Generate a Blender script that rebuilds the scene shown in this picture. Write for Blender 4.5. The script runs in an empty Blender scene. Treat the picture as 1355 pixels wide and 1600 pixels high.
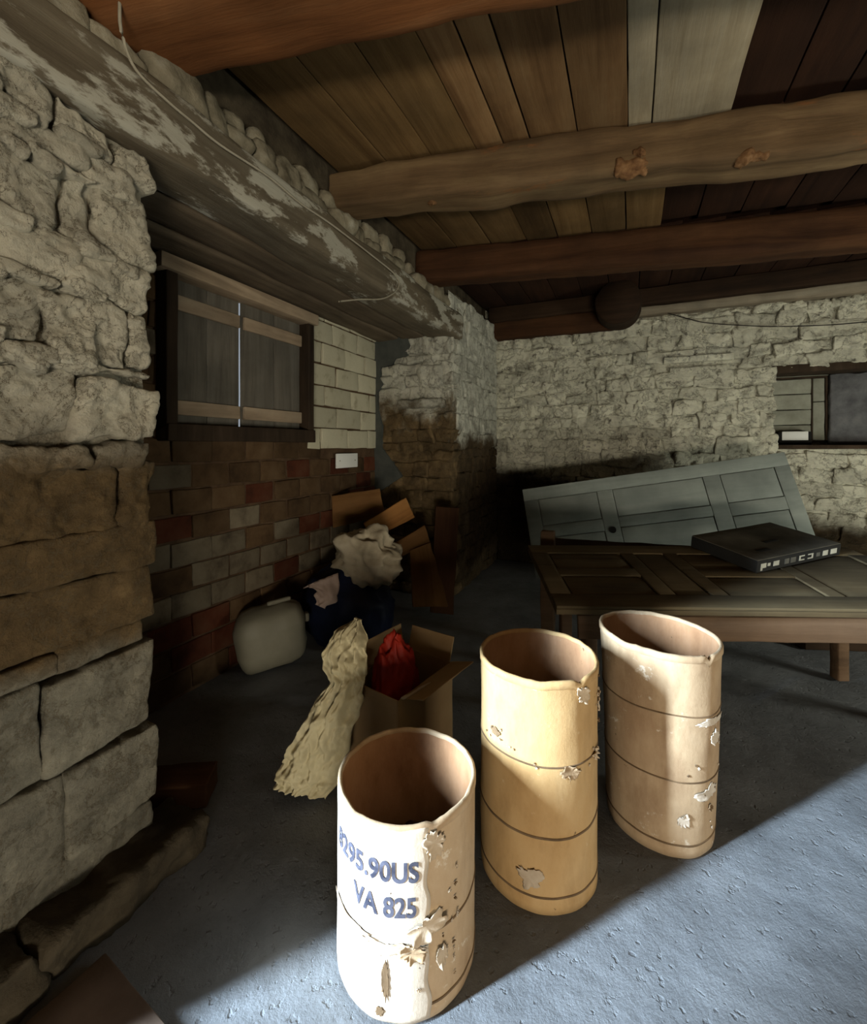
import bpy, bmesh, math, random
from mathutils import Vector, Matrix, noise, Euler

R = math.radians
rnd = random.Random(7)
sc = bpy.context.scene
COL = sc.collection

# ------------------------------------------------------------------ camera, world, daylight, exposure
# room axes: x = distance from the left wall's face, y = along the left wall towards the back, z = up
F, U0, V0, CAMZ = 690.0, 677.5, 697.0, 1.5
YAW = math.atan(0.4457)
CS, SN = math.cos(YAW), math.sin(YAW)
CAM = Vector((1.6126, -1.0713, CAMZ))
cd = bpy.data.cameras.new('camera')
cam = bpy.data.objects.new('camera', cd); COL.objects.link(cam)
cam.location = CAM
cam.rotation_euler = (R(90), 0, YAW)
cd.sensor_fit = 'HORIZONTAL'; cd.sensor_width = 36.0
cd.lens = 36.0 * F / 1355.0
cd.shift_y = -(800.0 - V0) / 1355.0
cd.clip_start = 0.02
sc.camera = cam

def O(X, Y, Z=0.0):
    """camera-aligned metres (right, forward) on the floor plan -> room axes"""
    a, b = X + 1.037, Y - 1.635
    return Vector((CS * a - SN * b, SN * a + CS * b, Z))

def P(u, v, axis, val):
    """where the line of sight through a point of the photograph meets the plane axis = val"""
    d = Vector((-SN, CS, 0)) + Vector((CS, SN, 0)) * ((u - U0) / F) + Vector((0, 0, 1)) * ((V0 - v) / F)
    t = (val - CAM[axis]) / d[axis]
    return CAM + d * t

w = bpy.data.worlds.new('world'); sc.world = w
w.use_nodes = True
wb = w.node_tree.nodes['Background']
wb.inputs[0].default_value = (0.78, 0.88, 1.0, 1); wb.inputs[1].default_value = 0.4

def area_light(name, loc, target, sx, sy, power, color):
    l = bpy.data.lights.new(name, 'AREA'); l.shape = 'RECTANGLE'
    l.size, l.size_y, l.energy, l.color = sx, sy, power, color
    o = bpy.data.objects.new(name, l); COL.objects.link(o)
    o.location = loc
    o.rotation_euler = (Vector(target) - Vector(loc)).to_track_quat('-Z', 'Y').to_euler()
    return o
# daylight: one bright strip of sky through the doorway in the left wall, soft fill lamps added low inside the rear and right walls, without windows
_dl = O(-5.45, -1.28, 2.45)
area_light('doorway_daylight', _dl, O(-0.08, 1.35, 0.6), 0.34, 2.8, 3150, (0.64, 0.82, 1.0))
area_light('rear_fill_light', (3.0, -3.9, 0.36), (1.8, 1.5, 2.4), 2.6, 0.5, 215, (1.0, 0.91, 0.74))
area_light('right_fill_light', (5.12, 2.0, 0.72), (0.0, 4.2, 2.8), 0.9, 0.45, 55, (0.97, 1.0, 0.86))

sc.view_settings.view_transform = 'Standard'
sc.view_settings.look = 'None'
sc.view_settings.exposure = 0.0
sc.view_settings.gamma = 1.0
sc.view_settings.use_curve_mapping = False
try:
    sc.cycles.use_denoising = True
    sc.cycles.max_bounces = 8
    sc.cycles.diffuse_bounces = 1
except Exception:
    pass

# ------------------------------------------------------------------ materials
class NT:
    def __init__(self, name):
        self.m = bpy.data.materials.new(name); self.m.use_nodes = True
        self.t = self.m.node_tree; self.n = self.t.nodes; self.b = self.n['Principled BSDF']
        self.b.inputs['Specular IOR Level'].default_value = 0.2
    def new(self, kind, **kw):
        x = self.n.new(kind)
        for k, v in kw.items(): setattr(x, k, v)
        return x
    def link(self, a, b): self.t.links.new(a, b)
    def math(self, op, a, b=None, c=None):
        x = self.new('ShaderNodeMath', operation=op)
        for i, v in enumerate((a, b, c)):
            if v is None: continue
            if isinstance(v, (int, float)): x.inputs[i].default_value = v
            else: self.link(v, x.inputs[i])
        return x.outputs[0]
    def coords(self, stretch=(1, 1, 1), world=False, shift=True):
        mp = self.new('ShaderNodeMapping'); mp.inputs['Scale'].default_value = stretch
        if world: self.link(self.new('ShaderNodeNewGeometry').outputs['Position'], mp.inputs['Vector'])
        else: self.link(self.new('ShaderNodeTexCoord').outputs['Object'], mp.inputs['Vector'])
        if shift and not world:
            r = self.math('MULTIPLY', self.new('ShaderNodeObjectInfo').outputs['Random'], 37.0)
            self.link(r, mp.inputs['Location'])
        return mp.outputs[0]
    def noise(self, vec, scale, detail=6, rough=0.6, dist=0.0):
        x = self.new('ShaderNodeTexNoise')
        x.inputs['Scale'].default_value = scale; x.inputs['Detail'].default_value = detail
        x.inputs['Roughness'].default_value = rough; x.inputs['Distortion'].default_value = dist
        self.link(vec, x.inputs['Vector']); return x.outputs['Fac']
    def ramp(self, fac, stops):
        x = self.new('ShaderNodeValToRGB'); e = x.color_ramp.elements
        while len(e) < len(stops): e.new(0.5)
        for i, (p, c) in enumerate(stops): e[i].position = p; e[i].color = (*c, 1)
        self.link(fac, x.inputs[0]); return x.outputs[0]
    def mix(self, fac, a, b, mode='MIX'):
        x = self.new('ShaderNodeMix', data_type='RGBA', blend_type=mode)
        for s, v in ((x.inputs[0], fac), (x.inputs[6], a), (x.inputs[7], b)):
            if isinstance(v, (int, float)): s.default_value = v
            elif isinstance(v, tuple): s.default_value = (*v, 1)
            else: self.link(v, s)
        return x.outputs[2]
    def smooth(self, v, lo, hi):
        x = self.new('ShaderNodeMapRange', interpolation_type='SMOOTHSTEP')
        self.link(v, x.inputs[0]); x.inputs[1].default_value = lo; x.inputs[2].default_value = hi
        return x.outputs[0]
    def vary(self, col, lo=0.75, hi=1.2):
        x = self.new('ShaderNodeMapRange'); self.link(self.new('ShaderNodeObjectInfo').outputs['Random'], x.inputs[0])
        x.inputs[3].default_value = lo; x.inputs[4].default_value = hi
        y = self.new('ShaderNodeVectorMath', operation='SCALE'); self.link(col, y.inputs[0]); self.link(x.outputs[0], y.inputs['Scale'])
        return y.outputs[0]
    def bump(self, h, strength=0.5, dist=0.01, prev=None):
        x = self.new('ShaderNodeBump'); x.inputs['Strength'].default_value = strength; x.inputs['Distance'].default_value = dist
        self.link(h, x.inputs['Height'])
        if prev is not None: self.link(prev, x.inputs['Normal'])
        return x.outputs[0]
    def done(self, col, rough=0.9, normal=None):
        if isinstance(col, tuple): self.b.inputs['Base Color'].default_value = (*col, 1)
        else: self.link(col, self.b.inputs['Base Color'])
        self.b.inputs['Roughness'].default_value = rough
        if normal is not None: self.link(normal, self.b.inputs['Normal'])
        return self.m

def simple(name, stops, scale=6, rough=0.9, bump=0.3, bscale=40, bdist=0.004, stretch=(1, 1, 1), vary=(0.85, 1.15), dist=0.0, spec=None):
    k = NT(name); v = k.coords(stretch)
    n = k.noise(v, scale, 8, 0.62, dist)
    c = k.ramp(n, stops)
    if vary: c = k.vary(c, *vary)
    if spec is not None: k.b.inputs['Specular IOR Level'].default_value = spec
    return k.done(c, rough, k.bump(k.noise(v, bscale, 6, 0.65), bump, bdist))

def wood(name, stops, axis=1, scale=5, vary=(0.8, 1.2), rough=0.85, bump=0.6, patch=None, patch_lo=0.60, patch_hi=0.70):
    st = [6.0, 6.0, 6.0]; st[axis] = 0.45
    k = NT(name); v = k.coords(tuple(st))
    c = k.ramp(k.noise(v, scale * 0.3, 8, 0.65, 0.6), stops)
    c = k.mix(0.55, c, k.ramp(k.noise(k.coords((1, 1, 1)), 2.2, 5, 0.6), [(0.3, (0.45, 0.45, 0.45)), (0.7, (1.35, 1.3, 1.25))]), 'MULTIPLY')
    if patch:
        s2 = [2.2, 2.2, 2.2]; s2[axis] = 0.8
        m = k.noise(k.coords(tuple(s2)), 1.6, 9, 0.7)
        c = k.mix(k.smooth(m, patch_lo, patch_hi), c, patch)
    c = k.vary(c, *vary)
    return k.done(c, rough, k.bump(k.noise(v, scale * 1.5, 6, 0.7), bump, 0.006))

def whitewash(name, thr, kx, ky, amp, white, bare, low=None, low_thr=0.0, soft=0.12, chips=0.66, rough=0.95, bump=1.0):
    """limewash on stone: bare stone below an uneven line and where it has flaked"""
    k = NT(name); v = k.coords(world=True)
    sx = k.new('ShaderNodeSeparateXYZ'); k.link(v, sx.inputs[0])
    n1 = k.noise(v, 3.2, 7, 0.65)
    h = k.math('ADD', sx.outputs[2], k.math('MULTIPLY', sx.outputs[0], kx))
    h = k.math('ADD', h, k.math('MULTIPLY', sx.outputs[1], ky))
    h = k.math('ADD', h, k.math('MULTIPLY', k.math('SUBTRACT', n1, 0.5), amp))
    mask = k.smooth(h, thr - soft, thr + soft)
    n2 = k.noise(v, 9.0, 10, 0.72)
    mask = k.math('MULTIPLY', mask, k.math('SUBTRACT', 1.0, k.math('MULTIPLY', k.smooth(n2, chips - 0.05, chips + 0.06), 0.8)))
    wcol = k.ramp(k.noise(v, 5.5, 9, 0.7), [(0.28, tuple(c * 0.55 for c in white)), (0.5, white), (0.72, tuple(min(1, c * 1.15) for c in white))])
    bcol = k.ramp(k.noise(v, 6.5, 9, 0.7), [(0.3, tuple(c * 0.4 for c in bare)), (0.55, bare), (0.75, tuple(c * 1.7 for c in bare))])
    if low:
        lcol = k.ramp(k.noise(v, 8.0, 9, 0.75), [(0.3, tuple(c * 0.5 for c in low)), (0.55, low), (0.75, tuple(c * 1.5 for c in low))])
        bcol = k.mix(k.smooth(h, low_thr - 0.06, low_thr + 0.06), lcol, bcol)
    c = k.vary(k.mix(mask, bcol, wcol), 0.82, 1.12)
    crk = k.noise(v, 5.0, 8, 0.7, 0.35)
    ridge = k.math('ABSOLUTE', k.math('SUBTRACT', crk, 0.5))
    c = k.mix(k.math('SUBTRACT', 1.0, k.smooth(ridge, 0.0, 0.008)), c, (0.16, 0.12, 0.07))
    b0 = k.bump(k.smooth(ridge, 0.0, 0.03), 0.6, 0.012)
    b1 = k.bump(k.noise(v, 18, 9, 0.74), bump, 0.03, b0)
    b2 = k.bump(k.noise(v, 90, 4, 0.6), bump * 0.6, 0.004, b1)
    return k.done(c, rough, b2)

M = {}
M['pier'] = whitewash('whitewashed_pier_stone', 1.52, 0, 0, 0.25, (0.74, 0.68, 0.53), (0.17, 0.11, 0.05), (0.30, 0.27, 0.20), 0.80, chips=0.64)
M['pier_far'] = whitewash('whitewashed_far_pier_stone', 1.90, 0, 0, 1.3, (0.74, 0.72, 0.60), (0.20, 0.135, 0.065), soft=0.22, chips=0.66)
M['pier_front'] = whitewash('whitewashed_far_pier_front_stone', 1.62, 0, 0, 0.9, (0.70, 0.69, 0.58), (0.09, 0.06, 0.03), soft=0.15, chips=0.7)
M['backwall'] = whitewash('whitewashed_rubble', 1.22, 0.13, 0, 0.35, (0.80, 0.77, 0.61), (0.055, 0.038, 0.02), soft=0.12, chips=0.61)
M['mortar'] = whitewash('lime_mortar', 1.25, 0.10, 0, 0.3, (0.50, 0.48, 0.37), (0.06, 0.045, 0.028), chips=0.6)
M['footing'] = simple('earthy_brown_stone', [(0.3, (0.02, 0.015, 0.009)), (0.55, (0.055, 0.042, 0.025)), (0.8, (0.10, 0.078, 0.05))], 5, bump=0.8, bscale=20, bdist=0.015)
M['topstone'] = simple('grey_rubble', [(0.3, (0.10, 0.08, 0.05)), (0.55, (0.30, 0.26, 0.18)), (0.75, (0.48, 0.45, 0.36))], 5, bump=0.8, bscale=20, bdist=0.015)
M['dark_mortar'] = simple('dark_earth_mortar', [(0.3, (0.03, 0.022, 0.014)), (0.7, (0.12, 0.095, 0.06))], 6, bump=0.8, bscale=25, bdist=0.01)
M['brick_white'] = simple('limewashed_brick', [(0.25, (0.26, 0.22, 0.14)), (0.42, (0.54, 0.50, 0.36)), (0.8, (0.62, 0.58, 0.43))], 5, bump=0.5, bscale=30, bdist=0.006)
M['brick_pale'] = simple('pale_worn_brick', [(0.25, (0.08, 0.058, 0.038)), (0.5, (0.22, 0.175, 0.115)), (0.8, (0.29, 0.24, 0.165))], 6, bump=0.5, bscale=30, bdist=0.006, vary=(0.5, 0.85))
M['brick_red'] = simple('dull_red_brick', [(0.25, (0.04, 0.014, 0.007)), (0.5, (0.125, 0.036, 0.016)), (0.8, (0.16, 0.075, 0.038))], 5, bump=0.5, bscale=30, bdist=0.006, vary=(0.5, 0.85))
M['brick_brown'] = simple('grimy_brown_brick', [(0.25, (0.05, 0.028, 0.014)), (0.5, (0.13, 0.075, 0.035)), (0.8, (0.2, 0.13, 0.07))], 5, bump=0.5, bscale=30, bdist=0.006, vary=(0.5, 0.85))
M['brick_mortar'] = simple('brown_mortar', [(0.3, (0.06, 0.034, 0.018)), (0.7, (0.15, 0.09, 0.05))], 8, bump=0.6, bscale=40)
M['cement'] = simple('smooth_grey_cement', [(0.3, (0.055, 0.06, 0.055)), (0.7, (0.10, 0.105, 0.092))], 7, bump=0.3, bscale=30)
M['beam_orange'] = wood('warm_brown_beam', [(0.25, (0.12, 0.042, 0.014)), (0.5, (0.27, 0.105, 0.035)), (0.8, (0.37, 0.17, 0.07))], 0)
M['beam_brown'] = wood('old_brown_beam', [(0.25, (0.07, 0.042, 0.02)), (0.5, (0.19, 0.12, 0.06)), (0.8, (0.31, 0.215, 0.11))], 0, patch=(0.27, 0.12, 0.045), patch_lo=0.58, patch_hi=0.66)
M['beam_dark'] = wood('dark_red_brown_beam', [(0.25, (0.028, 0.011, 0.005)), (0.5, (0.07, 0.030, 0.012)), (0.8, (0.11, 0.052, 0.022))], 0)
M['beam_black'] = wood('very_dark_timber', [(0.25, (0.012, 0.007, 0.004)), (0.5, (0.034, 0.018, 0.009)), (0.8, (0.06, 0.034, 0.018))], 0)
M['beam_pale'] = wood('pale_grey_timber', [(0.25, (0.14, 0.11, 0.075)), (0.5, (0.26, 0.22, 0.16)), (0.8, (0.38, 0.35, 0.27))], 0)
M['plank_olive'] = wood('olive_brown_plank', [(0.25, (0.08, 0.042, 0.015)), (0.5, (0.165, 0.098, 0.038)), (0.8, (0.24, 0.15, 0.066))], 1, vary=(0.6, 1.2))
M['plank_brown'] = wood('brown_plank', [(0.25, (0.13, 0.065, 0.025)), (0.5, (0.27, 0.155, 0.068)), (0.8, (0.36, 0.24, 0.12))], 1, vary=(0.6, 1.2))
M['plank_pale'] = wood('pale_grey_plank', [(0.25, (0.26, 0.20, 0.12)), (0.5, (0.44, 0.37, 0.25)), (0.8, (0.52, 0.46, 0.34))], 1)
M['plank_dark'] = wood('very_dark_plank', [(0.25, (0.014, 0.006, 0.003)), (0.5, (0.032, 0.013, 0.006)), (0.8, (0.048, 0.021, 0.010))], 1)
M['lintel'] = wood('weathered_limewashed_timber', [(0.25, (0.09, 0.07, 0.045)), (0.5, (0.19, 0.155, 0.105)), (0.8, (0.29, 0.25, 0.18))], 1, patch=(0.56, 0.53, 0.43), patch_lo=0.525, patch_hi=0.575, bump=0.8)
M['lintel_in'] = wood('dark_inner_timber', [(0.25, (0.06, 0.045, 0.03)), (0.5, (0.15, 0.115, 0.078)), (0.8, (0.22, 0.18, 0.125))], 1, bump=0.6)
M['shutter'] = wood('grey_black_shutter_wood', [(0.25, (0.06, 0.052, 0.042)), (0.5, (0.15, 0.135, 0.11)), (0.8, (0.22, 0.205, 0.175))], 2)
M['batten'] = wood('worn_brown_batten', [(0.25, (0.18, 0.13, 0.085)), (0.5, (0.38, 0.29, 0.20)), (0.8, (0.48, 0.40, 0.29))], 1)
M['frame_dark'] = wood('dark_window_frame', [(0.25, (0.02, 0.013, 0.008)), (0.5, (0.05, 0.033, 0.02)), (0.8, (0.09, 0.06, 0.04))], 2)

# ------------------------------------------------------------------ mesh helpers
def link(name, me, mat, parent=None, loc=None, rot=None, smooth=True):
    o = bpy.data.objects.new(name, me); COL.objects.link(o)
    if mat is not None and not me.materials: me.materials.append(M[mat] if isinstance(mat, str) else mat)
    if loc is not None: o.location = loc
    if rot is not None: o.rotation_euler = rot
    if parent is not None: o.parent = parent
    if smooth and me.polygons: me.polygons.foreach_set('use_smooth', [True] * len(me.polygons))
    return o

def mesh(name, v, f):
    me = bpy.data.meshes.new(name); me.from_pydata([tuple(p) for p in v], [], f); me.update(); return me

def empty(name, loc=(0, 0, 0), rot=(0, 0, 0)):
    o = bpy.data.objects.new(name, None); COL.objects.link(o)
    o.location = loc; o.rotation_euler = rot; o.empty_display_size = 0.1
    return o

def tag(o, label, cat=None, group=None, kind=None):
    o['label'] = label
    if cat: o['category'] = cat
    if group: o['group'] = group
    if kind: o['kind'] = kind
    return o

def block_mesh(size, res=(4, 4, 4), r=0.01, amp=0.0, freq=4.0, seed=0, jit=0.0, jaxes=(1, 2), taper=None, rocky=False):
    """a closed rounded block; amp/freq roughen it, jit skews its corners in the plane of jaxes, taper scales its far end"""
    rr = random.Random(seed)
    hx = [s / 2 for s in size]; r = min(r, min(hx) * 0.98)
    lat = []
    for a in range(3):
        n = res[a]; h = hx[a]
        inner = [-h + r + (2 * h - 2 * r) * i / max(1, n - 2) for i in range(max(2, n - 1))] if n > 1 else []
        vals = [-h] + ([-h + 0.35 * r] if n > 3 else []) + inner + ([h - 0.35 * r] if n > 3 else []) + [h] if n > 1 else [-h, h]
        lat.append(vals)
    N = [len(l) - 1 for l in lat]
    cj = [[rr.uniform(-jit, jit), rr.uniform(-jit, jit)] for _ in range(4)]
    off = Vector((rr.uniform(-50, 50), rr.uniform(-50, 50), rr.uniform(-50, 50)))
    idx, V, Fc = {}, [], []
    def vert(i, j, k):
        key = (i, j, k)
        if key in idx: return idx[key]
        p = Vector((lat[0][i], lat[1][j], lat[2][k]))
        q = Vector([max(-(hx[a] - r), min(hx[a] - r, p[a])) for a in range(3)])
        d = p - q
        if d.length > 1e-9:
            dn = d.normalized(); p = q + dn * r
        else: dn = p.normalized()
        if jit:
            a, b = jaxes
            fa, fb = p[a] / (2 * hx[a]) + 0.5, p[b] / (2 * hx[b]) + 0.5
            for (wt, c) in (((1 - fa) * (1 - fb), cj[0]), (fa * (1 - fb), cj[1]), ((1 - fa) * fb, cj[2]), (fa * fb, cj[3])):
                p[a] += wt * c[0]; p[b] += wt * c[1]
        if taper:
            a, s0, s1 = taper
            f = p[a] / (2 * hx[a]) + 0.5; s = s0 + (s1 - s0) * f
            for b in range(3):
                if b != a: p[b] *= s
        if amp:
            q = p * freq + off
            e_ = noise.noise(q) + 0.5 * noise.noise(q * 2.3) + 0.25 * noise.noise(q * 5.1)
            if rocky: e_ += 1.1 * (noise.voronoi(q * 0.9)[0][0] - 0.3) - 0.5 * abs(noise.noise(q * 3.1)) + 0.16 * noise.noise(q * 11)
            p = p + dn * amp * e_ + noise.noise_vector(q * 0.8) * amp * 0.4
        idx[key] = len(V); V.append(p); return idx[key]
    def quad(a, b, c, d): Fc.append((a, b, c, d))
    nx, ny, nz = N
    for j in range(ny):
        for k in range(nz):
            quad(vert(0, j, k), vert(0, j, k + 1), vert(0, j + 1, k + 1), vert(0, j + 1, k))
            quad(vert(nx, j, k), vert(nx, j + 1, k), vert(nx, j + 1, k + 1), vert(nx, j, k + 1))
    for i in range(nx):
        for k in range(nz):
            quad(vert(i, 0, k), vert(i + 1, 0, k), vert(i + 1, 0, k + 1), vert(i, 0, k + 1))
            quad(vert(i, ny, k), vert(i, ny, k + 1), vert(i + 1, ny, k + 1), vert(i + 1, ny, k))
    for i in range(nx):
        for j in range(ny):
            quad(vert(i, j, 0), vert(i, j + 1, 0), vert(i + 1, j + 1, 0), vert(i + 1, j, 0))
            quad(vert(i, j, nz), vert(i + 1, j, nz), vert(i + 1, j + 1, nz), vert(i, j + 1, nz))
    return mesh('block', V, Fc)

_seed = [100]
def block(name, mat, c, size, parent=None, res=(3, 3, 3), r=0.008, amp=0.0, freq=4.0, jit=0.0, jaxes=(1, 2), rot=None, taper=None, rocky=False):
    _seed[0] += 1
    return link(name, block_mesh(size, res, r, amp, freq, _seed[0], jit, jaxes, taper, rocky), mat, parent, c, rot)

def boxes_mesh(bs):
    V, Fc = [], []
    for (x0, x1, y0, y1, z0, z1) in bs:
        b = len(V)
        V += [(x0, y0, z0), (x1, y0, z0), (x1, y1, z0), (x0, y1, z0), (x0, y0, z1), (x1, y0, z1), (x1, y1, z1), (x0, y1, z1)]
        Fc += [tuple(b + i for i in f) for f in ((0, 3, 2, 1), (4, 5, 6, 7), (0, 1, 5, 4), (1, 2, 6, 5), (2, 3, 7, 6), (3, 0, 4, 7))]
    return mesh('boxes', V, Fc)

def struct(name, bs, mat, label=None):
    o = link(name, boxes_mesh(bs), mat, smooth=False); o['kind'] = 'structure'
    if label: o['label'] = label
    return o

def tube(name, mat, pts, rad, parent=None, n=6, sub=6):
    P_ = [Vector(p) for p in pts]; path = []
    for i in range(len(P_) - 1):
        p0, p1, p2, p3 = P_[max(0, i - 1)], P_[i], P_[i + 1], P_[min(len(P_) - 1, i + 2)]
        for k in range(sub):
            t = k / sub
            path.append(0.5 * ((2 * p1) + (p2 - p0) * t + (2 * p0 - 5 * p1 + 4 * p2 - p3) * t * t + (3 * p1 - p0 - 3 * p2 + p3) * t ** 3))
    path.append(P_[-1])
    V, Fc = [], []
    for i, p in enumerate(path):
        d = (path[min(i + 1, len(path) - 1)] - path[max(i - 1, 0)]).normalized()
        a = d.orthogonal().normalized() if abs(d.z) > 0.95 else d.cross(Vector((0, 0, 1))).normalized()
        b = d.cross(a)
        for k in range(n):
            an = 2 * math.pi * k / n
            V.append(p + (a * math.cos(an) + b * math.sin(an)) * rad)
    for i in range(len(path) - 1):
        for k in range(n):
            Fc.append((i * n + k, i * n + (k + 1) % n, (i + 1) * n + (k + 1) % n, (i + 1) * n + k))
    Fc.append(tuple(range(n))); Fc.append(tuple((len(path) - 1) * n + k for k in reversed(range(n))))
    return link(name, mesh('tube', V, Fc), mat, parent)

# ------------------------------------------------------------------ room shell
YB, XR, YR = 4.56, 5.2, -4.0         # back wall, right wall, rear wall
AX, AY = -0.84, 2.973                # alcove depth and length
ZC = 3.27                            # underside of the ceiling boards

def floor_mesh():
    x0, x1, y0, y1, st = -1.0, XR, YR, YB + 0.1, 0.035
    nx, ny = int((x1 - x0) / st), int((y1 - y0) / st)
    V, Fc = [], []
    for j in range(ny + 1):
        for i in range(nx + 1):
            x, y = x0 + (x1 - x0) * i / nx, y0 + (y1 - y0) * j / ny
            q = Vector((x, y, 0))
            V.append((x, y, 0.008 * noise.noise(q * 1.7) + 0.004 * noise.noise(q * 6) + 0.0025 * noise.noise(q * 14) - 0.008))
    for j in range(ny):
        for i in range(nx):
            a = j * (nx + 1) + i; Fc.append((a, a + 1, a + nx + 2, a + nx + 1))
    return mesh('floor', V, Fc)
k = NT('rough_concrete_floor'); v = k.coords(world=True)
c = k.ramp(k.noise(v, 2.2, 9, 0.7), [(0.3, (0.125, 0.128, 0.132)), (0.5, (0.185, 0.19, 0.196)), (0.72, (0.24, 0.246, 0.253))])
c = k.mix(k.smooth(k.noise(v, 14, 8, 0.75), 0.60, 0.72), c, (0.10, 0.10, 0.10))
b = k.bump(k.noise(v, 16, 9, 0.72), 0.55, 0.02)
b = k.bump(k.smooth(k.noise(v, 34, 3, 0.5), 0.62, 0.72), 0.5, -0.01, b)
M['floor'] = k.done(c, 0.92, k.bump(k.noise(v, 120, 3, 0.6), 0.4, 0.003, b))
fl = link('floor', floor_mesh(), 'floor'); fl['kind'] = 'structure'; fl['label'] = 'rough grey concrete floor with pits and dust'

T = 0.3
wl = struct('wall_left', [
    (-T - 0.1, -0.06, -0.97, -0.02, 0, 2.585), (AX, -0.3, -0.30, -0.02, 0, 2.585),                # near pier
    (-T - 0.1, -0.06, YR, -2.05, 0, 2.585), (-T - 0.1, -0.06, -2.06, -0.96, 2.15, 2.585),         # behind the camera, over the doorway
    (AX - T, -0.07, AY + 0.06, YB + 0.4, 0, 2.9),                                                 # far pier
    (AX - T, -0.16, YR, YB + 0.4, 2.80, 3.5)], 'dark_mortar', 'stone wall with a deep alcove, limewashed above and bare below')
WY0, WY1, WZ0, WZ1 = 0.586, 1.857, 1.56, 2.58
wa = struct('wall_alcove', [
    (AX - 0.25, AX - 0.02, -0.35, AY + 0.1, -0.02, WZ0), (AX - 0.25, AX - 0.02, -0.35, WY0, WZ0, 2.9),
    (AX - 0.25, AX - 0.02, WY1, AY + 0.1, WZ0, 2.9), (AX - 0.25, AX - 0.02, WY0, WY1, WZ1, 2.9)], 'brick_mortar', 'brick infill wall at the back of the alcove')
NX0, NZ0, NZ1, ND = 2.98, 1.50, 2.30, 0.34
wbk = struct('wall_back', [
    (-0.3, NX0, YB + 0.05, YB + 0.5, 0, 3.5), (NX0, XR, YB + 0.05, YB + 0.5, 0, NZ0), (NX0, XR, YB + 0.05, YB + 0.5, NZ1, 3.5),
    (NX0, XR, YB + ND + 0.06, YB + 0.5, NZ0, NZ1)], 'mortar', 'limewashed rubble stone wall at the back')
struct('wall_right', [(XR, XR + 0.3, YR, YB + 0.5, 0, 3.5)], 'dark_mortar')
struct('wall_rear', [(-0.4, XR, YR - 0.3, YR, 0, 3.5)], 'dark_mortar')
ce = struct('ceiling', [(-1.2, XR + 0.3, YR - 0.3, YB + 0.6, 3.42, 3.55)], 'plank_dark', 'board ceiling carried by heavy beams')

def relief(name, mat, parent, o, du, dv, dn, nu, nv, amp, freq):
    """uneven mortar bed: a rough skin between the stones"""
    o, du, dv, dn = map(Vector, (o, du, dv, dn)); V, Fc = [], []
    for j in range(nv + 1):
        for i in range(nu + 1):
            p = o + du * (i / nu) + dv * (j / nv); q = p * freq
            e_ = noise.noise(q) + 0.5 * noise.noise(q * 2.2) + 0.3 * noise.noise(q * 5) + 0.15 * noise.noise(q * 11)
            if i in (0, nu) or j in (0, nv): e_ = -1.5
            V.append(p + dn * amp * e_)
    for j in range(nv):
        for i in range(nu):
            a = j * (nu + 1) + i; f = (a, a + 1, a + nu + 2, a + nu + 1)
            Fc.append(f if du.cross(dv).dot(dn) > 0 else f[::-1])
    ob = link(name, mesh(name, V, Fc), mat, parent); ob['kind'] = 'stuff'; return ob

# ------------------------------------------------------------------ near pier: big squared stones
pier = [  # z0, z1, joints along y (from the free corner backwards)
    (0.02, 0.20, (0, -0.42, -0.95)), (0.20, 0.475, (0.012, -0.28, -0.62, -0.95)), (0.49, 0.775, (0.0, -0.335, -0.66, -0.95)),
    (0.80, 0.865, (-0.03, -0.30, -0.95)), (0.875, 1.065, (0.005, -0.55, -0.95)), (1.075, 1.215, (0.01, -0.62, -0.95)), (1.225, 1.43, (0.0, -0.13, -0.60, -0.95)),
    (1.44, 1.51, (-0.03, -0.22, -0.60, -0.95)), (1.52, 1.725, (0.0, -0.24, -0.50, -0.95)), (1.732, 1.775, (-0.01, -0.50, -0.95)),
    (1.785, 1.985, (0.0, -0.085, -0.20, -0.33, -0.60, -0.95)), (1.99, 2.135, (0.005, -0.27, -0.50, -0.95)), (2.14, 2.37, (0.0, -0.20, -0.30, -0.50, -0.95)),
    (2.375, 2.47, (-0.06, -0.22, -0.42, -0.95)), (2.475, 2.58, (0.0, -0.14, -0.30, -0.46, -0.95))]
for z0, z1, js in pier:
    for a, b_ in zip(js[:-1], js[1:]):
        dy, dz = a - b_, z1 - z0
        prd = rnd.uniform(-0.012, 0.018)
        upper = z0 > 1.2
        o = block('stone', 'pier', (-0.14 + prd, (a + b_) / 2, (z0 + z1) / 2), (0.28, dy * 0.995, dz * 1.03), wl,
                  (5, max(8, int(dy * 110)), max(7, int(dz * 110))), min(0.022, dz * 0.25) if upper else 0.012,
                  0.022 if upper else 0.010, 7.5 if upper else 6.0, 0.030 if upper else 0.010, rocky=True)
# small rubble pinned between the upper stones
for i in range(26):
    y, z = rnd.uniform(-0.85, -0.06), rnd.choice((1.78, 1.99, 2.14, 2.37, 2.47)) + rnd.uniform(-0.03, 0.03)
    block('stone', 'pier', (-0.04, y, z), (0.12, rnd.uniform(0.06, 0.14), rnd.uniform(0.025, 0.05)), wl, (4, 8, 6), 0.012, 0.012, 12, 0.008, rot=(rnd.uniform(-0.5, 0.3), 0, 0), rocky=True)
relief('mortar_bed', 'pier', wl, (-0.042, -0.97, 0.78), (0, 0.965, 0), (0, 0, 1.80), (1, 0, 0), 90, 170, 0.016, 6.0)
# footing ledge along the pier
for a, b_ in ((0.10, -0.40), (-0.41, -0.95)):
    block('footing_stone', 'footing', (0.03, (a + b_) / 2, 0.05), (0.24, a - b_, 0.11), wl, (10, 30, 8), 0.02, 0.024, 7, 0.02, rocky=True)

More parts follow.
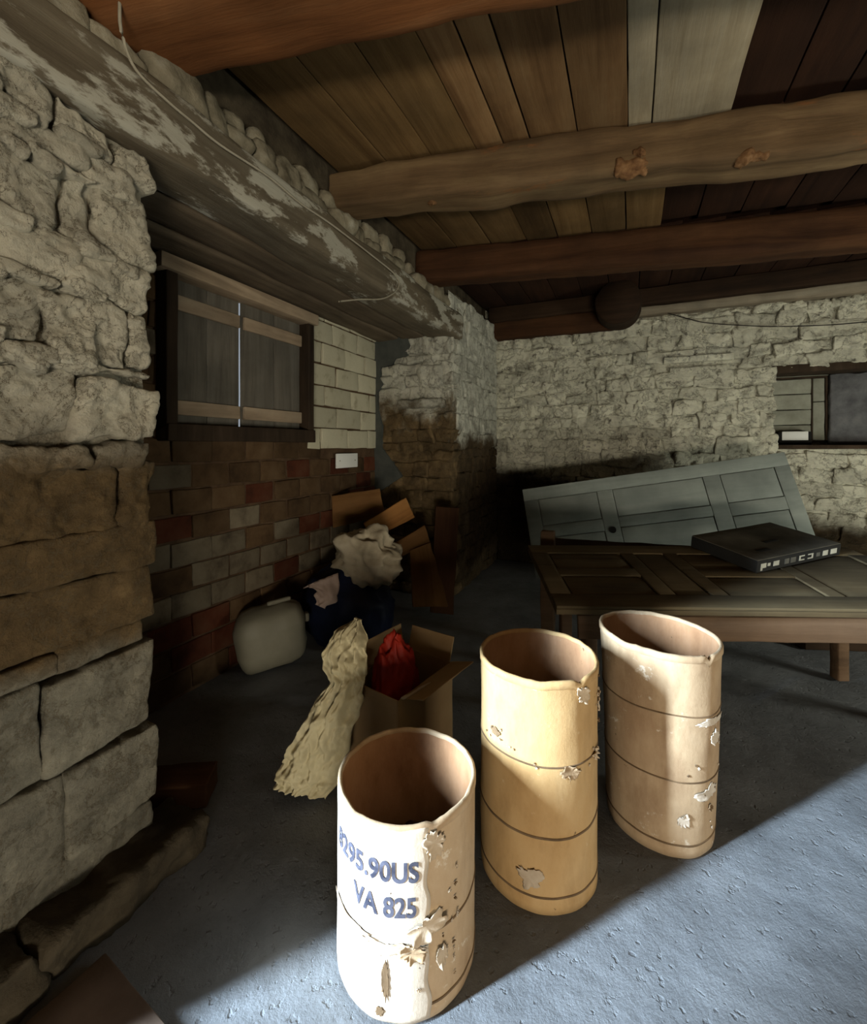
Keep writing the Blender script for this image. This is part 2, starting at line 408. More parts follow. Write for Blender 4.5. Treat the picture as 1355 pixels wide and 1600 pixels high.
# ------------------------------------------------------------------ far pier: reveal facing us, then the face running to the back corner
def courses(z0, z1, h0, h1, rr):
    z = z0; out = []
    while z < z1 - 0.02:
        h = min(rr.uniform(h0, h1), z1 - z)
        if z1 - z - h < h0 * 0.6: h = z1 - z
        out.append((z, z + h)); z += h
    return out
rr = random.Random(21)
for (z0, z1) in courses(0.0, 2.60, 0.09, 0.20, rr):
    x = 0.01
    while x > -0.78:
        wd = rr.uniform(0.14, 0.34)
        if x - wd < -0.70: wd = x + 0.82
        block('stone', 'pier_far', (x - wd / 2, AY + 0.10 + rr.uniform(-0.02, 0.015), (z0 + z1) / 2), (wd * 0.99, 0.22, (z1 - z0) * 0.985), wl,
              (12, 5, 9), 0.018, 0.016, 9, 0.022, (0, 2), rocky=True)
        x -= wd
for (z0, z1) in courses(0.0, 3.05, 0.10, 0.20, rr):
    y = AY + 0.16
    while y < YB:
        wd = rr.uniform(0.16, 0.36)
        if YB - y - wd < 0.1: wd = YB - y + 0.03
        if z0 < 2.55 or y > 3.2:
            block('stone', 'pier_front', (-0.09 + rr.uniform(-0.008, 0.012), y + wd / 2, (z0 + z1) / 2), (0.2, wd * 1.01, (z1 - z0) * 1.01), wl, (5, 10, 8), 0.016, 0.014, 9, 0.02, rocky=True)
        y += wd
relief('mortar_bed', 'pier_far', wl, (-0.82, AY + 0.026, 0), (0.83, 0, 0), (0, 0, 2.6), (0, -1, 0), 50, 130, 0.014, 7.0)
relief('mortar_bed', 'pier_front', wl, (-0.018, AY + 0.02, 0), (0, YB - AY - 0.02, 0), (0, 0, 3.05), (1, 0, 0), 90, 150, 0.014, 7.0)
# a corner stone standing proud and a ledge stone under it
q = P(672, 588, 1, AY - 0.03); block('corner_stone', 'pier_far', (q.x, AY + 0.05, q.z), (0.30, 0.22, 0.24), wl, (10, 8, 10), 0.07, 0.03, 6, 0.02, (0, 2))
q = P(660, 632, 1, AY - 0.05); block('ledge_stone', 'pier_far', (q.x, AY + 0.05, q.z), (0.52, 0.30, 0.11), wl, (12, 8, 6), 0.03, 0.025, 7, 0.02, (0, 2))
# stones lying on top of the lintel under the ceiling
y = -0.9
while y < YB - 0.1:
    wd = rr.uniform(0.13, 0.30); h = rr.uniform(0.10, 0.20)
    block('stone', 'topstone', (-0.16 + rr.uniform(-0.04, 0.04), y + wd / 2, 2.84 + h / 2), (0.26, wd, h), wl, (7, 8, 6), 0.05, 0.03, 7, 0.02, rot=(rr.uniform(-0.15, 0.15), 0, 0))
    if rr.random() < 0.8:
        block('stone', 'topstone', (-0.20, y + wd * 0.6, 2.84 + h + 0.07), (0.2, wd * 0.8, 0.15), wl, (6, 7, 5), 0.045, 0.025, 8, 0.02)
    y += wd * 0.96
# grey cement smeared into the alcove's far corner
poly = [(578, 488), (632, 496), (632, 515), (641, 540), (634, 556), (618, 560), (612, 570), (594, 574), (592, 590), (598, 600), (590, 612), (590, 640), (597, 665), (597, 700), (612, 720), (628, 745), (590, 770), (570, 730), (574, 640), (577, 560)]
pts = [P(u, v_, 1, AY - 0.035) for u, v_ in poly]
bm = bmesh.new()
vs = [bm.verts.new(p) for p in pts]; f = bm.faces.new(vs)
ex = bmesh.ops.extrude_face_region(bm, geom=[f])
for e in ex['geom']:
    if isinstance(e, bmesh.types.BMVert): e.co.y += 0.05
bmesh.ops.recalc_face_normals(bm, faces=bm.faces)
me = bpy.data.meshes.new('cement'); bm.to_mesh(me); bm.free()
cp = link('cement_patch', me, 'cement', wl, smooth=False); cp['label'] = 'smooth dark grey cement patch'

# ------------------------------------------------------------------ alcove bricks
rb = random.Random(5)
CH, BL = 0.155, 0.275
_bm = {}
def brick_mesh(length, mat, var, ch=CH):
    key = (round(length, 3), mat, var, ch)
    if key not in _bm:
        me = block_mesh((0.1, length - 0.012, ch - 0.012), (2, 5, 4), 0.008, 0.006, 9, hash((var, int(length * 1000))) % 9999, 0.004)
        me.materials.append(M[mat]); _bm[key] = me
    return _bm[key]
for row in range(17):
    z = 0.0 + row * CH
    y = -0.02 - (BL / 2 if row % 2 else 0)
    while y < AY + 0.02:
        a, b_ = max(y, -0.02), min(y + BL, AY + 0.04)
        y += BL
        zc = z + CH / 2
        if zc > 2.62: continue
        if WZ0 - 0.07 < zc < WZ1:
            if a < WY0 - 0.01 < b_: b_ = WY0 - 0.005
            elif a < WY1 + 0.01 < b_: a = WY1 + 0.005
            elif a >= WY0 - 0.01 and b_ <= WY1 + 0.01: continue
        if b_ - a < 0.05: continue
        ym = (a + b_) / 2; t = rb.random()
        if zc > 1.47 and a > WY1 - 0.05: continue
        if zc > 1.48 and ym > 1.8: m_ = 'brick_white'
        elif zc > 1.42: m_ = 'brick_pale' if t < 0.35 else 'brick_brown'
        elif zc > 0.98: m_ = 'brick_pale' if t < 0.05 else ('brick_red' if t < 0.40 else 'brick_brown')
        elif zc > 0.52: m_ = 'brick_pale' if t < 0.66 else ('brick_red' if t < 0.85 else 'brick_brown')
        else: m_ = 'brick_red' if t < 0.3 else 'brick_brown'
        ln = round((b_ - a) / 0.01) * 0.01
        o = link('brick', brick_mesh(ln, m_, rb.randrange(3)), None, wa, (AX - 0.058 + rb.uniform(-0.006, 0.008), ym, zc), (rb.uniform(-0.01, 0.01), 0, rb.uniform(-0.012, 0.012)))

row = 0; z = 1.472
while z < 2.60:
    y = WY1 + 0.005 - (0.0 if row % 2 else 0.17)
    while y < AY - 0.02:
        ln = rb.choice((0.34, 0.36, 0.40))
        a, b_ = max(y, WY1 + 0.005), min(y + ln, AY + 0.03); y += ln
        if b_ - a < 0.06: continue
        ln2 = round((b_ - a) / 0.01) * 0.01
        link('brick', brick_mesh(ln2, 'brick_white', rb.randrange(4), 0.187), None, wa, (AX - 0.055 + rb.uniform(-0.008, 0.01), (a + b_) / 2, z + 0.0935), (rb.uniform(-0.012, 0.012), 0, rb.uniform(-0.015, 0.015)))
    z += 0.187; row += 1

# ------------------------------------------------------------------ shuttered window in the alcove
w1 = empty('window_1', (AX, (WY0 + WY1) / 2, WZ0)); w1['kind'] = 'structure'; w1['label'] = 'small window closed by two dark plank shutters'
def wpart(name, mat, x, y0, y1, z0, z1, th, parent=None, **kw):
    par = parent or w1
    o = block(name, mat, (0, 0, 0), (th, y1 - y0, z1 - z0), None, kw.get('res', (2, 6, 6)), kw.get('r', 0.006), kw.get('amp', 0.003), 5)
    base = Vector(w1.location)
    if par is not w1: base = base + Vector(par.location)
    o.parent = par; o.location = Vector((x, (y0 + y1) / 2, (z0 + z1) / 2)) - base
    return o
wpart('frame_stile', 'frame_dark', AX + 0.01, WY0, WY0 + 0.07, WZ0, WZ1, 0.12)
wpart('frame_stile', 'frame_dark', AX + 0.01, WY1 - 0.07, WY1, WZ0, WZ1, 0.12)
wpart('frame_head', 'batten', AX + 0.03, WY0 - 0.05, WY1 + 0.02, WZ1 - 0.085, WZ1, 0.14)
wpart('frame_sill', 'frame_dark', AX + 0.0, WY0, WY1, WZ0 - 0.03, WZ0 + 0.07, 0.17)
YM = P(379, 560, 0, AX).y
for y0, y1 in ((WY0 + 0.06, YM - 0.0067), (YM + 0.0067, WY1 - 0.06)):
    sh = wpart('shutter', 'shutter', AX - 0.03, y0, y0 + (y1 - y0) * 0.52 - 0.003, WZ0 + 0.06, WZ1 - 0.07, 0.014)
    wpart('board', 'shutter', AX - 0.033, y0 + (y1 - y0) * 0.52 + 0.001, y1, WZ0 + 0.06, WZ1 - 0.07, 0.014, sh)
    wpart('batten', 'batten', AX - 0.008, y0 + 0.01, y1 - 0.012, 2.31, 2.40, 0.022, sh)
    wpart('batten', 'batten', AX - 0.008, y0 + 0.01, y1 - 0.012, 1.685, 1.775, 0.022, sh)

# ------------------------------------------------------------------ lintel timbers over the alcove
def timber(name, mat, x0, x1, y0, y1, z0, z1, label, amp=0.02, **kw):
    o = block(name, mat, ((x0 + x1) / 2, (y0 + y1) / 2, (z0 + z1) / 2), (x1 - x0, y1 - y0, z1 - z0), None, (6, 60, 6), 0.03, amp, 2.2, **kw)
    tag(o, label, 'beam', 'lintel timbers over the alcove'); return o
timber('lintel_beam', 'lintel', -0.26, 0.035, -1.9, 3.22, 2.59, 2.84, 'weathered front lintel timber with flaking limewash and a cable', 0.016)
timber('lintel_beam', 'lintel_in', -0.55, -0.28, -0.25, 3.0, 2.60, 2.80, 'grey inner lintel timber, middle of the three over the alcove', 0.012)
timber('lintel_beam', 'lintel_in', -0.835, -0.57, -0.25, 3.0, 2.60, 2.80, 'dark innermost lintel timber directly above the shuttered window', 0.010)

# ------------------------------------------------------------------ back wall: rubble stones
rw = random.Random(33)
Q = {}
QP = (P(1045, 590, 1, YB), P(1137, 566, 1, YB))      # blocked putlog hole
nst = 0
for (z0, z1) in courses(0.55, 2.97, 0.105, 0.17, rw):
    x = -0.02
    while x < 3.95:
        wd = rw.uniform(0.16, 0.40) * (0.8 if z1 - z0 < 0.12 else 1.0)
        a, b_ = x, x + wd; x = b_
        zc = (z0 + z1) / 2
        if NZ0 - 0.02 < zc < NZ1 + 0.02:
            if a > NX0 - 0.03: continue
            if b_ > NX0 - 0.10: b_ = NX0
        if QP[0].z - 0.03 < zc < QP[1].z + 0.03 and a < QP[1].x + 0.02 and b_ > QP[0].x - 0.02: continue
        nst += 1
        block('stone', 'backwall', ((a + b_) / 2, YB + 0.06 + rw.uniform(-0.010, 0.012), zc), ((b_ - a) * 0.995, 0.16, (z1 - z0) * 1.0), wbk, (14, 3, 9), 0.014, 0.021, 10, 0.030, (0, 2), rot=(0, rw.uniform(-0.10, 0.10), 0), rocky=True)
relief('mortar_bed', 'backwall', wbk, (0, YB + 0.014, 0), (NX0 - 0.01, 0, 0), (0, 0, 3.1), (0, -1, 0), 150, 150, 0.014, 7.0)
relief('mortar_bed', 'backwall', wbk, (NX0 - 0.02, YB + 0.014, 0), (XR - NX0, 0, 0), (0, 0, NZ0 - 0.01), (0, -1, 0), 100, 70, 0.014, 7.0)
relief('mortar_bed', 'backwall', wbk, (NX0 - 0.02, YB + 0.014, NZ1 + 0.02), (XR - NX0, 0, 0), (0, 0, 0.78), (0, -1, 0), 100, 40, 0.014, 7.0)
block('lintel_stone', 'backwall', ((QP[0].x + QP[1].x) / 2, YB + 0.025, (QP[0].z + QP[1].z) / 2 - 0.015), (QP[1].x - QP[0].x - 0.02, 0.12, 0.11), wbk, (8, 3, 5), 0.012, 0.008, 8)
block('lintel_stone', 'backwall', ((QP[0].x + QP[1].x) / 2, YB + 0.005, QP[1].z + 0.055), (QP[1].x - QP[0].x + 0.10, 0.15, 0.07), wbk, (8, 3, 4), 0.012, 0.008, 8)

# window niche in the back wall
w2 = empty('window_2', (NX0, YB, NZ0)); w2['kind'] = 'structure'; w2['label'] = 'deep window niche with a blind casement and a plank lintel'
def npart(name, mat, x0, x1, y0, y1, z0, z1, res=(4, 3, 4), r=0.005, amp=0.003, rot=None, parent=None):
    o = block(name, mat, (0, 0, 0), (x1 - x0, y1 - y0, z1 - z0), None, res, r, amp, 6, rot=rot)
    o.parent = parent or w2; o.location = Vector(((x0 + x1) / 2, (y0 + y1) / 2, (z0 + z1) / 2)) - Vector(w2.location); return o
M['niche_panel'] = simple('grey_limewashed_panel', [(0.3, (0.22, 0.22, 0.17)), (0.6, (0.36, 0.36, 0.29))], 5, bump=0.4)
M['niche_plaster'] = simple('bluish_grey_plaster', [(0.3, (0.10, 0.10, 0.105)), (0.55, (0.19, 0.19, 0.195)), (0.75, (0.27, 0.27, 0.26))], 6, bump=0.7, bscale=18, bdist=0.015)
NB = YB + ND
a0, a1 = P(1212, 600, 1, NB).x, P(1291, 600, 1, NB).x
amid = P(1269, 600, 1, NB).x
npart('lintel_board', 'frame_dark', NX0 - 0.02, XR - 0.2, YB - 0.01, YB + 0.30, NZ1 - 0.045, NZ1 + 0.03, (12, 3, 3), amp=0.006)
npart('sill_board', 'frame_dark', NX0 + 0.01, XR - 0.2, YB + 0.0, NB + 0.05, NZ0 - 0.03, NZ0 + 0.012, (8, 3, 2))
zt, zb = P(1250, 592, 1, NB).z, P(1250, 688, 1, NB).z
zb = max(zb, NZ0 + 0.015)
hz = zt - zb
for i in range(4):
    npart('panel', 'niche_panel', a0 - 0.3, amid - 0.008, NB, NB + 0.05, zb + hz * i / 4 + 0.004, zb + hz * (i + 1) / 4 - 0.004, (5, 2, 4), 0.008, 0.006)
for i in range(2):
    npart('panel', 'niche_panel', amid + 0.008, a1 - 0.01, NB, NB + 0.05, zb + hz * (0, .62)[i] + 0.004, zb + hz * (.62, 1)[i] - 0.004, (4, 2, 5), 0.008, 0.005)
npart('casement_bar', 'frame_dark', amid - 0.007, amid + 0.007, NB - 0.004, NB + 0.03, zb, zt, (2, 2, 4), 0.003, 0)
npart('casement_rail', 'frame_dark', a0 - 0.3, a1 + 0.01, NB - 0.012, NB + 0.03, zt, zt + 0.02, (4, 2, 2), 0.003, 0)
npart('casement_stile', 'frame_dark', a1 - 0.008, a1 + 0.012, NB - 0.012, NB + 0.03, zb, zt, (2, 2, 4), 0.003, 0)
npart('header_panel', 'niche_panel', a0 - 0.3, a1 + 0.1, NB, NB + 0.05, zt + 0.022, NZ1 - 0.04, (5, 2, 3), 0.006, 0.004)
npart('plaster_face', 'niche_plaster', a1 + 0.015, XR - 0.25, NB - 0.05, NB + 0.05, NZ0 + 0.01, NZ1 - 0.04, (22, 2, 12), 0.02, 0.03)
# white box left on the sill
q0, q1 = P(1222, 688, 1, YB + 0.2), P(1263, 674, 1, YB + 0.2)
M['white'] = simple('white_card', [(0.3, (0.74, 0.74, 0.70)), (0.7, (0.82, 0.82, 0.78))], 4, bump=0.05)
M['black'] = simple('matt_black', [(0.3, (0.008, 0.008, 0.008)), (0.7, (0.02, 0.019, 0.017))], 4, bump=0.1)
pk = empty('carton', ((q0.x + q1.x) / 2, YB + 0.2, NZ0 + 0.012)); tag(pk, 'small black carton with a white front panel on the niche sill', 'box')
ww = q1.x - q0.x
o = block('body', 'black', (0, 0.05, 0.07), (ww + 0.06, 0.1, 0.14), pk, r=0.004)
o = block('white_panel', 'white', (0, -0.003, (q0.z + q1.z) / 2 - NZ0 - 0.012), (ww, 0.006, q1.z - q0.z), pk, r=0.002); o['label'] = 'plain white rectangular panel'

# ------------------------------------------------------------------ ceiling planks and beams
def beam_line(a, b, z):
    """two points of a beam's rear lower edge, seen in the photograph, at height z"""
    return P(a[0], a[1], 2, z), P(b[0], b[1], 2, z)
def beam(name, mat, a, b, z, wid, hgt, x0, x1, label, taper=(1, 1), amp=0.02, r=0.05, cat='beam'):
    p, q = beam_line(a, b, z)
    d = (q - p); d.z = 0; d.normalize()
    e = p + d * ((x0 - p.x) / d.x); g = p + d * ((x1 - p.x) / d.x)
    L = (g - e).length; side = Vector((d.y, -d.x, 0))           # towards the camera
    c = (e + g) / 2 + side * wid / 2 + Vector((0, 0, hgt / 2))
    o = block(name, mat, c, (L, wid, hgt), None, (90, 9, 9), r, amp, 2.0, rot=(0, 0, math.atan2(d.y, d.x)), taper=(0, *taper))
    tag(o, label, cat, 'ceiling beams'); return o, d
b1, d1 = beam('ceiling_beam', 'beam_orange', (330, 134), (900, 16), 2.97, 0.38, 0.35, -0.18, XR + 0.1, 'thick orange-brown ceiling beam nearest the camera, across the top', amp=0.018, r=0.07)
b2, d2 = beam('ceiling_beam', 'beam_brown', (610, 350), (1355, 268), 3.0, 0.27, 0.285, -0.22, XR + 0.1, 'brown ceiling beam with scarred orange knots, second from the camera', (0.86, 1.08), amp=0.028, r=0.04)
b3, d3 = beam('ceiling_beam', 'beam_dark', (700, 452), (1355, 400), 2.98, 0.26, 0.30, -0.22, XR + 0.1, 'dark red-brown ceiling beam, third from the camera', amp=0.02, r=0.06)
from mathutils.bvhtree import BVHTree
M['scar'] = simple('fresh_orange_wood', [(0.3, (0.13, 0.06, 0.025)), (0.55, (0.27, 0.14, 0.06)), (0.8, (0.42, 0.26, 0.14))], 25, bump=0.8, bscale=50, bdist=0.01)
bm_ = Matrix.LocRotScale(b2.location, b2.rotation_euler, None)
tree = BVHTree.FromPolygons([bm_ @ v.co for v in b2.data.vertices], [tuple(p.vertices) for p in b2.data.polygons])
for (u, v_, sx_, sz_) in ((988, 262, 0.17, 0.09), (1172, 252, 0.15, 0.05), (676, 318, 0.07, 0.05), (1000, 238, 0.05, 0.02)):
    dr = (Vector((-SN, CS, 0)) + Vector((CS, SN, 0)) * ((u - U0) / F) + Vector((0, 0, 1)) * ((V0 - v_) / F)).normalized()
    hit, nr_, _, _ = tree.ray_cast(CAM, dr)
    if hit is None: continue
    kn = block('scar', 'scar', (0, 0, 0), (sx_, 0.05, sz_), None, (18, 6, 12), 0.024, 0.020, 16, 0.012, (0, 2), rocky=True)
    kn.parent = b2
    yv = -nr_; xv = Vector((0, 0, 1)).cross(-yv).normalized(); zv = xv.cross(yv)
    if zv.z < 0: xv, zv = -xv, -zv
    kn.matrix_local = bm_.inverted() @ (Matrix.Translation(hit - nr_ * 0.016) @ Matrix((xv, yv, zv)).transposed().to_4x4())
    kn['label'] = 'splintered orange scar in the wood'
def yb(beamd, p, x): return p.y + beamd.y / beamd.x * (x - p.x)
pB1, pB2, pB3 = P(330, 124, 2, 3.0), P(610, 350, 2, 3.0), P(700, 445, 2, 3.0)
rp = random.Random(9)
xsA = [-0.12, 0.22, 0.50, 0.77, 0.93, 1.08, 1.34, 1.60, 1.72, 2.1, 2.36, 2.62, 2.9, 3.2, 3.5, 3.8, 4.1, 4.4, 4.7, 5.0, 5.2]
xsB = [-0.12, 0.2, 0.5, 0.8, 1.05, 1.32, 1.58, 1.84, 2.1, 2.4, 2.7, 3.0, 3.3, 3.6, 3.9, 4.2, 4.5, 4.8, 5.2]
xsC = [-0.12, 0.2, 0.5, 0.8, 1.1, 1.4, 1.7, 2.0, 2.3, 2.6, 2.9, 3.2, 3.5, 3.8, 4.1, 4.5, 4.9, 5.2]
def bay(xs, lo, hi, style):
    for a, b_ in zip(xs[:-1], xs[1:]):
        xm = (a + b_) / 2
        y0, y1 = lo(xm), hi(xm)
        m_, zz = style(xm)
        zz += rp.uniform(0, 0.012)
        block('plank', m_, (xm, (y0 + y1) / 2, zz + 0.014), (b_ - a - rp.uniform(0.004, 0.010), y1 - y0, 0.028), ce, (4, 10, 2), 0.004, 0.004, 3, rot=(0, rp.uniform(-0.012, 0.012), 0))
midw = 0.13
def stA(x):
    if x > 2.1: return 'plank_dark', 3.33  # very dark boards, set higher, on the right of the bay
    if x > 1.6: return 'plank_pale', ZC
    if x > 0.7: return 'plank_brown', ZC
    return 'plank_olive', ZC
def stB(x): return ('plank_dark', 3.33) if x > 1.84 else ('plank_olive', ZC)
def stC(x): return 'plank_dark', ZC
y1f = lambda x: yb(d1, pB1, x) - 0.18
y2f = lambda x: yb(d2, pB2, x) - 0.13
y3f = lambda x: yb(d3, pB3, x) - 0.13
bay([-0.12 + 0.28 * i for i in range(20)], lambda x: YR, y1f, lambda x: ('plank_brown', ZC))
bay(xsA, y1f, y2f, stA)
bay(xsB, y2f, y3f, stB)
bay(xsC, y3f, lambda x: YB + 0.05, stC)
# grey board laid along the top of the left wall between the first two beams
# timber plates along the top of the back wall
o = block('wall_plate', 'beam_dark', (0.72, YB - 0.02, 2.98), (1.62, 0.22, 0.23), None, (30, 5, 5), 0.03, 0.014, 3, rot=(0, R(1.0), 0)); tag(o, 'short dark brown timber along the back wall beside the corner', 'beam')
o = block('wall_plate', 'beam_pale', (3.4, YB + 0.0, 3.03), (3.7, 0.2, 0.10), None, (40, 5, 4), 0.02, 0.012, 3); tag(o, 'thin pale grey timber along the top of the back wall above the niche', 'beam')
o = block('wall_plate', 'beam_black', (2.55, YB - 0.04, 3.175), (5.2, 0.26, 0.19), None, (50, 5, 4), 0.02, 0.010, 3); tag(o, 'long very dark timber under the boards along the whole back wall', 'beam')  # very dark timber filling the strip up to the boards
# log whose sawn end faces the room
q = P(965, 466, 1, YB - 0.42)
def log_mesh(rad, ln, n=40, m=14):
    V, Fc = [], []
    for j in range(m + 1):
        y_ = ln * j / m
        for i in range(n):
            a = 2 * math.pi * i / n
            rr_ = rad * (1 + 0.05 * noise.noise(Vector((math.cos(a), math.sin(a), y_ * 2)) * 1.5)) * (0.96 if j == 0 else 1)
            V.append((rr_ * math.cos(a), y_, rr_ * math.sin(a)))
    for j in range(m):
        for i in range(n):
            Fc.append((j * n + i, (j + 1) * n + i, (j + 1) * n + (i + 1) % n, j * n + (i + 1) % n))
    V.append((0, 0, 0)); V.append((0, ln, 0)); c0 = len(V) - 2
    for i in range(n):
        Fc.append((c0, i, (i + 1) % n)); Fc.append((c0 + 1, m * n + (i + 1) % n, m * n + i))
    return mesh('log', V, Fc)
o = link('round_log', log_mesh(0.235, 0.34), 'beam_black', None, (q.x + 0.01, YB - 0.50, 3.055)); tag(o, 'thick round log with its sawn end towards the room, above back wall', 'log')

# ------------------------------------------------------------------ cables
M['cable'] = simple('dirty_white_cable', [(0.3, (0.34, 0.30, 0.22)), (0.7, (0.48, 0.44, 0.34))], 8, rough=0.6, bump=0.1)
M['wire'] = simple('dark_wire', [(0.3, (0.02, 0.016, 0.012)), (0.7, (0.05, 0.04, 0.03))], 8, rough=0.7, bump=0.1)
cpts = [P(u, v_, 0, xx) for u, v_, xx in ((188, -60, 0.06), (187, 0, 0.06), (190, 50, 0.06), (212, 108, 0.055), (262, 158, 0.055), (300, 190, 0.055), (345, 227, 0.055), (420, 276, 0.055), (470, 318, 0.055), (520, 352, 0.055), (585, 402, 0.055), (618, 430, 0.06), (622, 450, 0.07), (600, 466, 0.08), (560, 468, 0.09), (530, 471, 0.09))]
o = tube('cable', 'cable', cpts, 0.0055); tag(o, 'dirty white cable running along the lintel with a loose curled end', 'cable')
wp = [P(u, v_, 1, YB - 0.075) for u, v_ in ((1040, 488), (1075, 498), (1110, 505), (1200, 510), (1290, 508), (1355, 503), (1420, 498))]
o = tube('wire', 'wire', wp, 0.005); tag(o, 'thin dark wire sagging along the top of the back wall', 'wire')
# white plate on the alcove brickwork
q0, q1 = P(525, 732, 0, AX + 0.012), P(558, 708, 0, AX + 0.012)
wpz = empty('wall_plate_cover', (AX + 0.013, (q0.y + q1.y) / 2, (q0.z + q1.z) / 2)); tag(wpz, 'white square cover plate on the alcove brickwork', 'cover plate')
block('plate', 'white', (0, 0, 0), (0.016, q1.y - q0.y, q1.z - q0.z), wpz, (2, 4, 4), 0.005)
for s in (-1, 1): block('screw', 'cable', (0.009, s * (q1.y - q0.y) * 0.36, 0), (0.004, 0.012, 0.012), wpz, (2, 4, 4), 0.003)

# ------------------------------------------------------------------ cardboard drums
def board_mat(name, stops, wear, wear_lo=0.6, bump=0.5, vert=True):
    k = NT(name); v = k.coords((1, 1, 0.5) if vert else (1, 1, 1))
    c = k.ramp(k.noise(v, 4.5, 8, 0.65), stops)
    n2 = k.noise(k.coords((1, 1, 1)), 12, 10, 0.75)
    c = k.mix(k.smooth(n2, wear_lo, wear_lo + 0.07), c, wear)
    n3 = k.noise(k.coords((1, 1, 1)), 21, 4, 0.6)
    c = k.mix(k.smooth(n3, 0.70, 0.74), c, (0.09, 0.055, 0.03))
    c = k.mix(0.5, c, k.ramp(k.noise(k.coords((1, 1, 0.35)), 7, 9, 0.7), [(0.32, (0.55, 0.5, 0.45)), (0.5, (1.0, 1.0, 1.0)), (0.7, (1.15, 1.15, 1.15))]), 'MULTIPLY')
    b = k.bump(n2, bump, 0.006)
    return k.done(c, 0.8, k.bump(k.noise(v, 60, 5, 0.6), 0.25, 0.003, b))
M['drum_tan'] = board_mat('tan_fibreboard', [(0.3, (0.36, 0.20, 0.075)), (0.5, (0.47, 0.29, 0.125)), (0.75, (0.54, 0.36, 0.175))], (0.62, 0.47, 0.30), 0.62)
M['drum_pale'] = board_mat('pale_brown_fibreboard', [(0.3, (0.34, 0.215, 0.12)), (0.5, (0.46, 0.32, 0.19)), (0.75, (0.54, 0.40, 0.26))], (0.66, 0.56, 0.43), 0.60)
M['drum_white'] = board_mat('whitened_fibreboard_paper', [(0.3, (0.50, 0.39, 0.29)), (0.5, (0.60, 0.50, 0.39)), (0.75, (0.68, 0.60, 0.50))], (0.50, 0.36, 0.24), 0.63)
M['drum_inside'] = board_mat('brown_fibreboard_inside', [(0.3, (0.22, 0.105, 0.05)), (0.5, (0.36, 0.19, 0.095)), (0.75, (0.44, 0.26, 0.15))], (0.40, 0.26, 0.16), 0.64, 0.3)
M['seam'] = simple('dark_seam_tape', [(0.3, (0.10, 0.06, 0.03)), (0.7, (0.22, 0.14, 0.075))], 10, bump=0.3)
M['torn'] = simple('torn_grey_paper', [(0.3, (0.42, 0.31, 0.20)), (0.7, (0.60, 0.48, 0.35))], 12, bump=0.5)
M['ink'] = simple('faded_blue_black_ink', [(0.35, (0.03, 0.03, 0.045)), (0.6, (0.09, 0.09, 0.12))], 30, bump=0.0)

def drum_radius(th, z, r, h, ell, tap, seed, amp):
    q = Vector((math.cos(th) * 1.3, math.sin(th) * 1.3, z * 2.2 + seed * 7.3))
    rr_ = r * (1 + tap * (z / h - 0.5)) * (1 + ell * math.cos(2 * (th - 0.5)) * (0.35 + 0.65 * z / h))
    return rr_ + amp * noise.noise(q) + amp * 0.35 * noise.noise(q * 3.1)

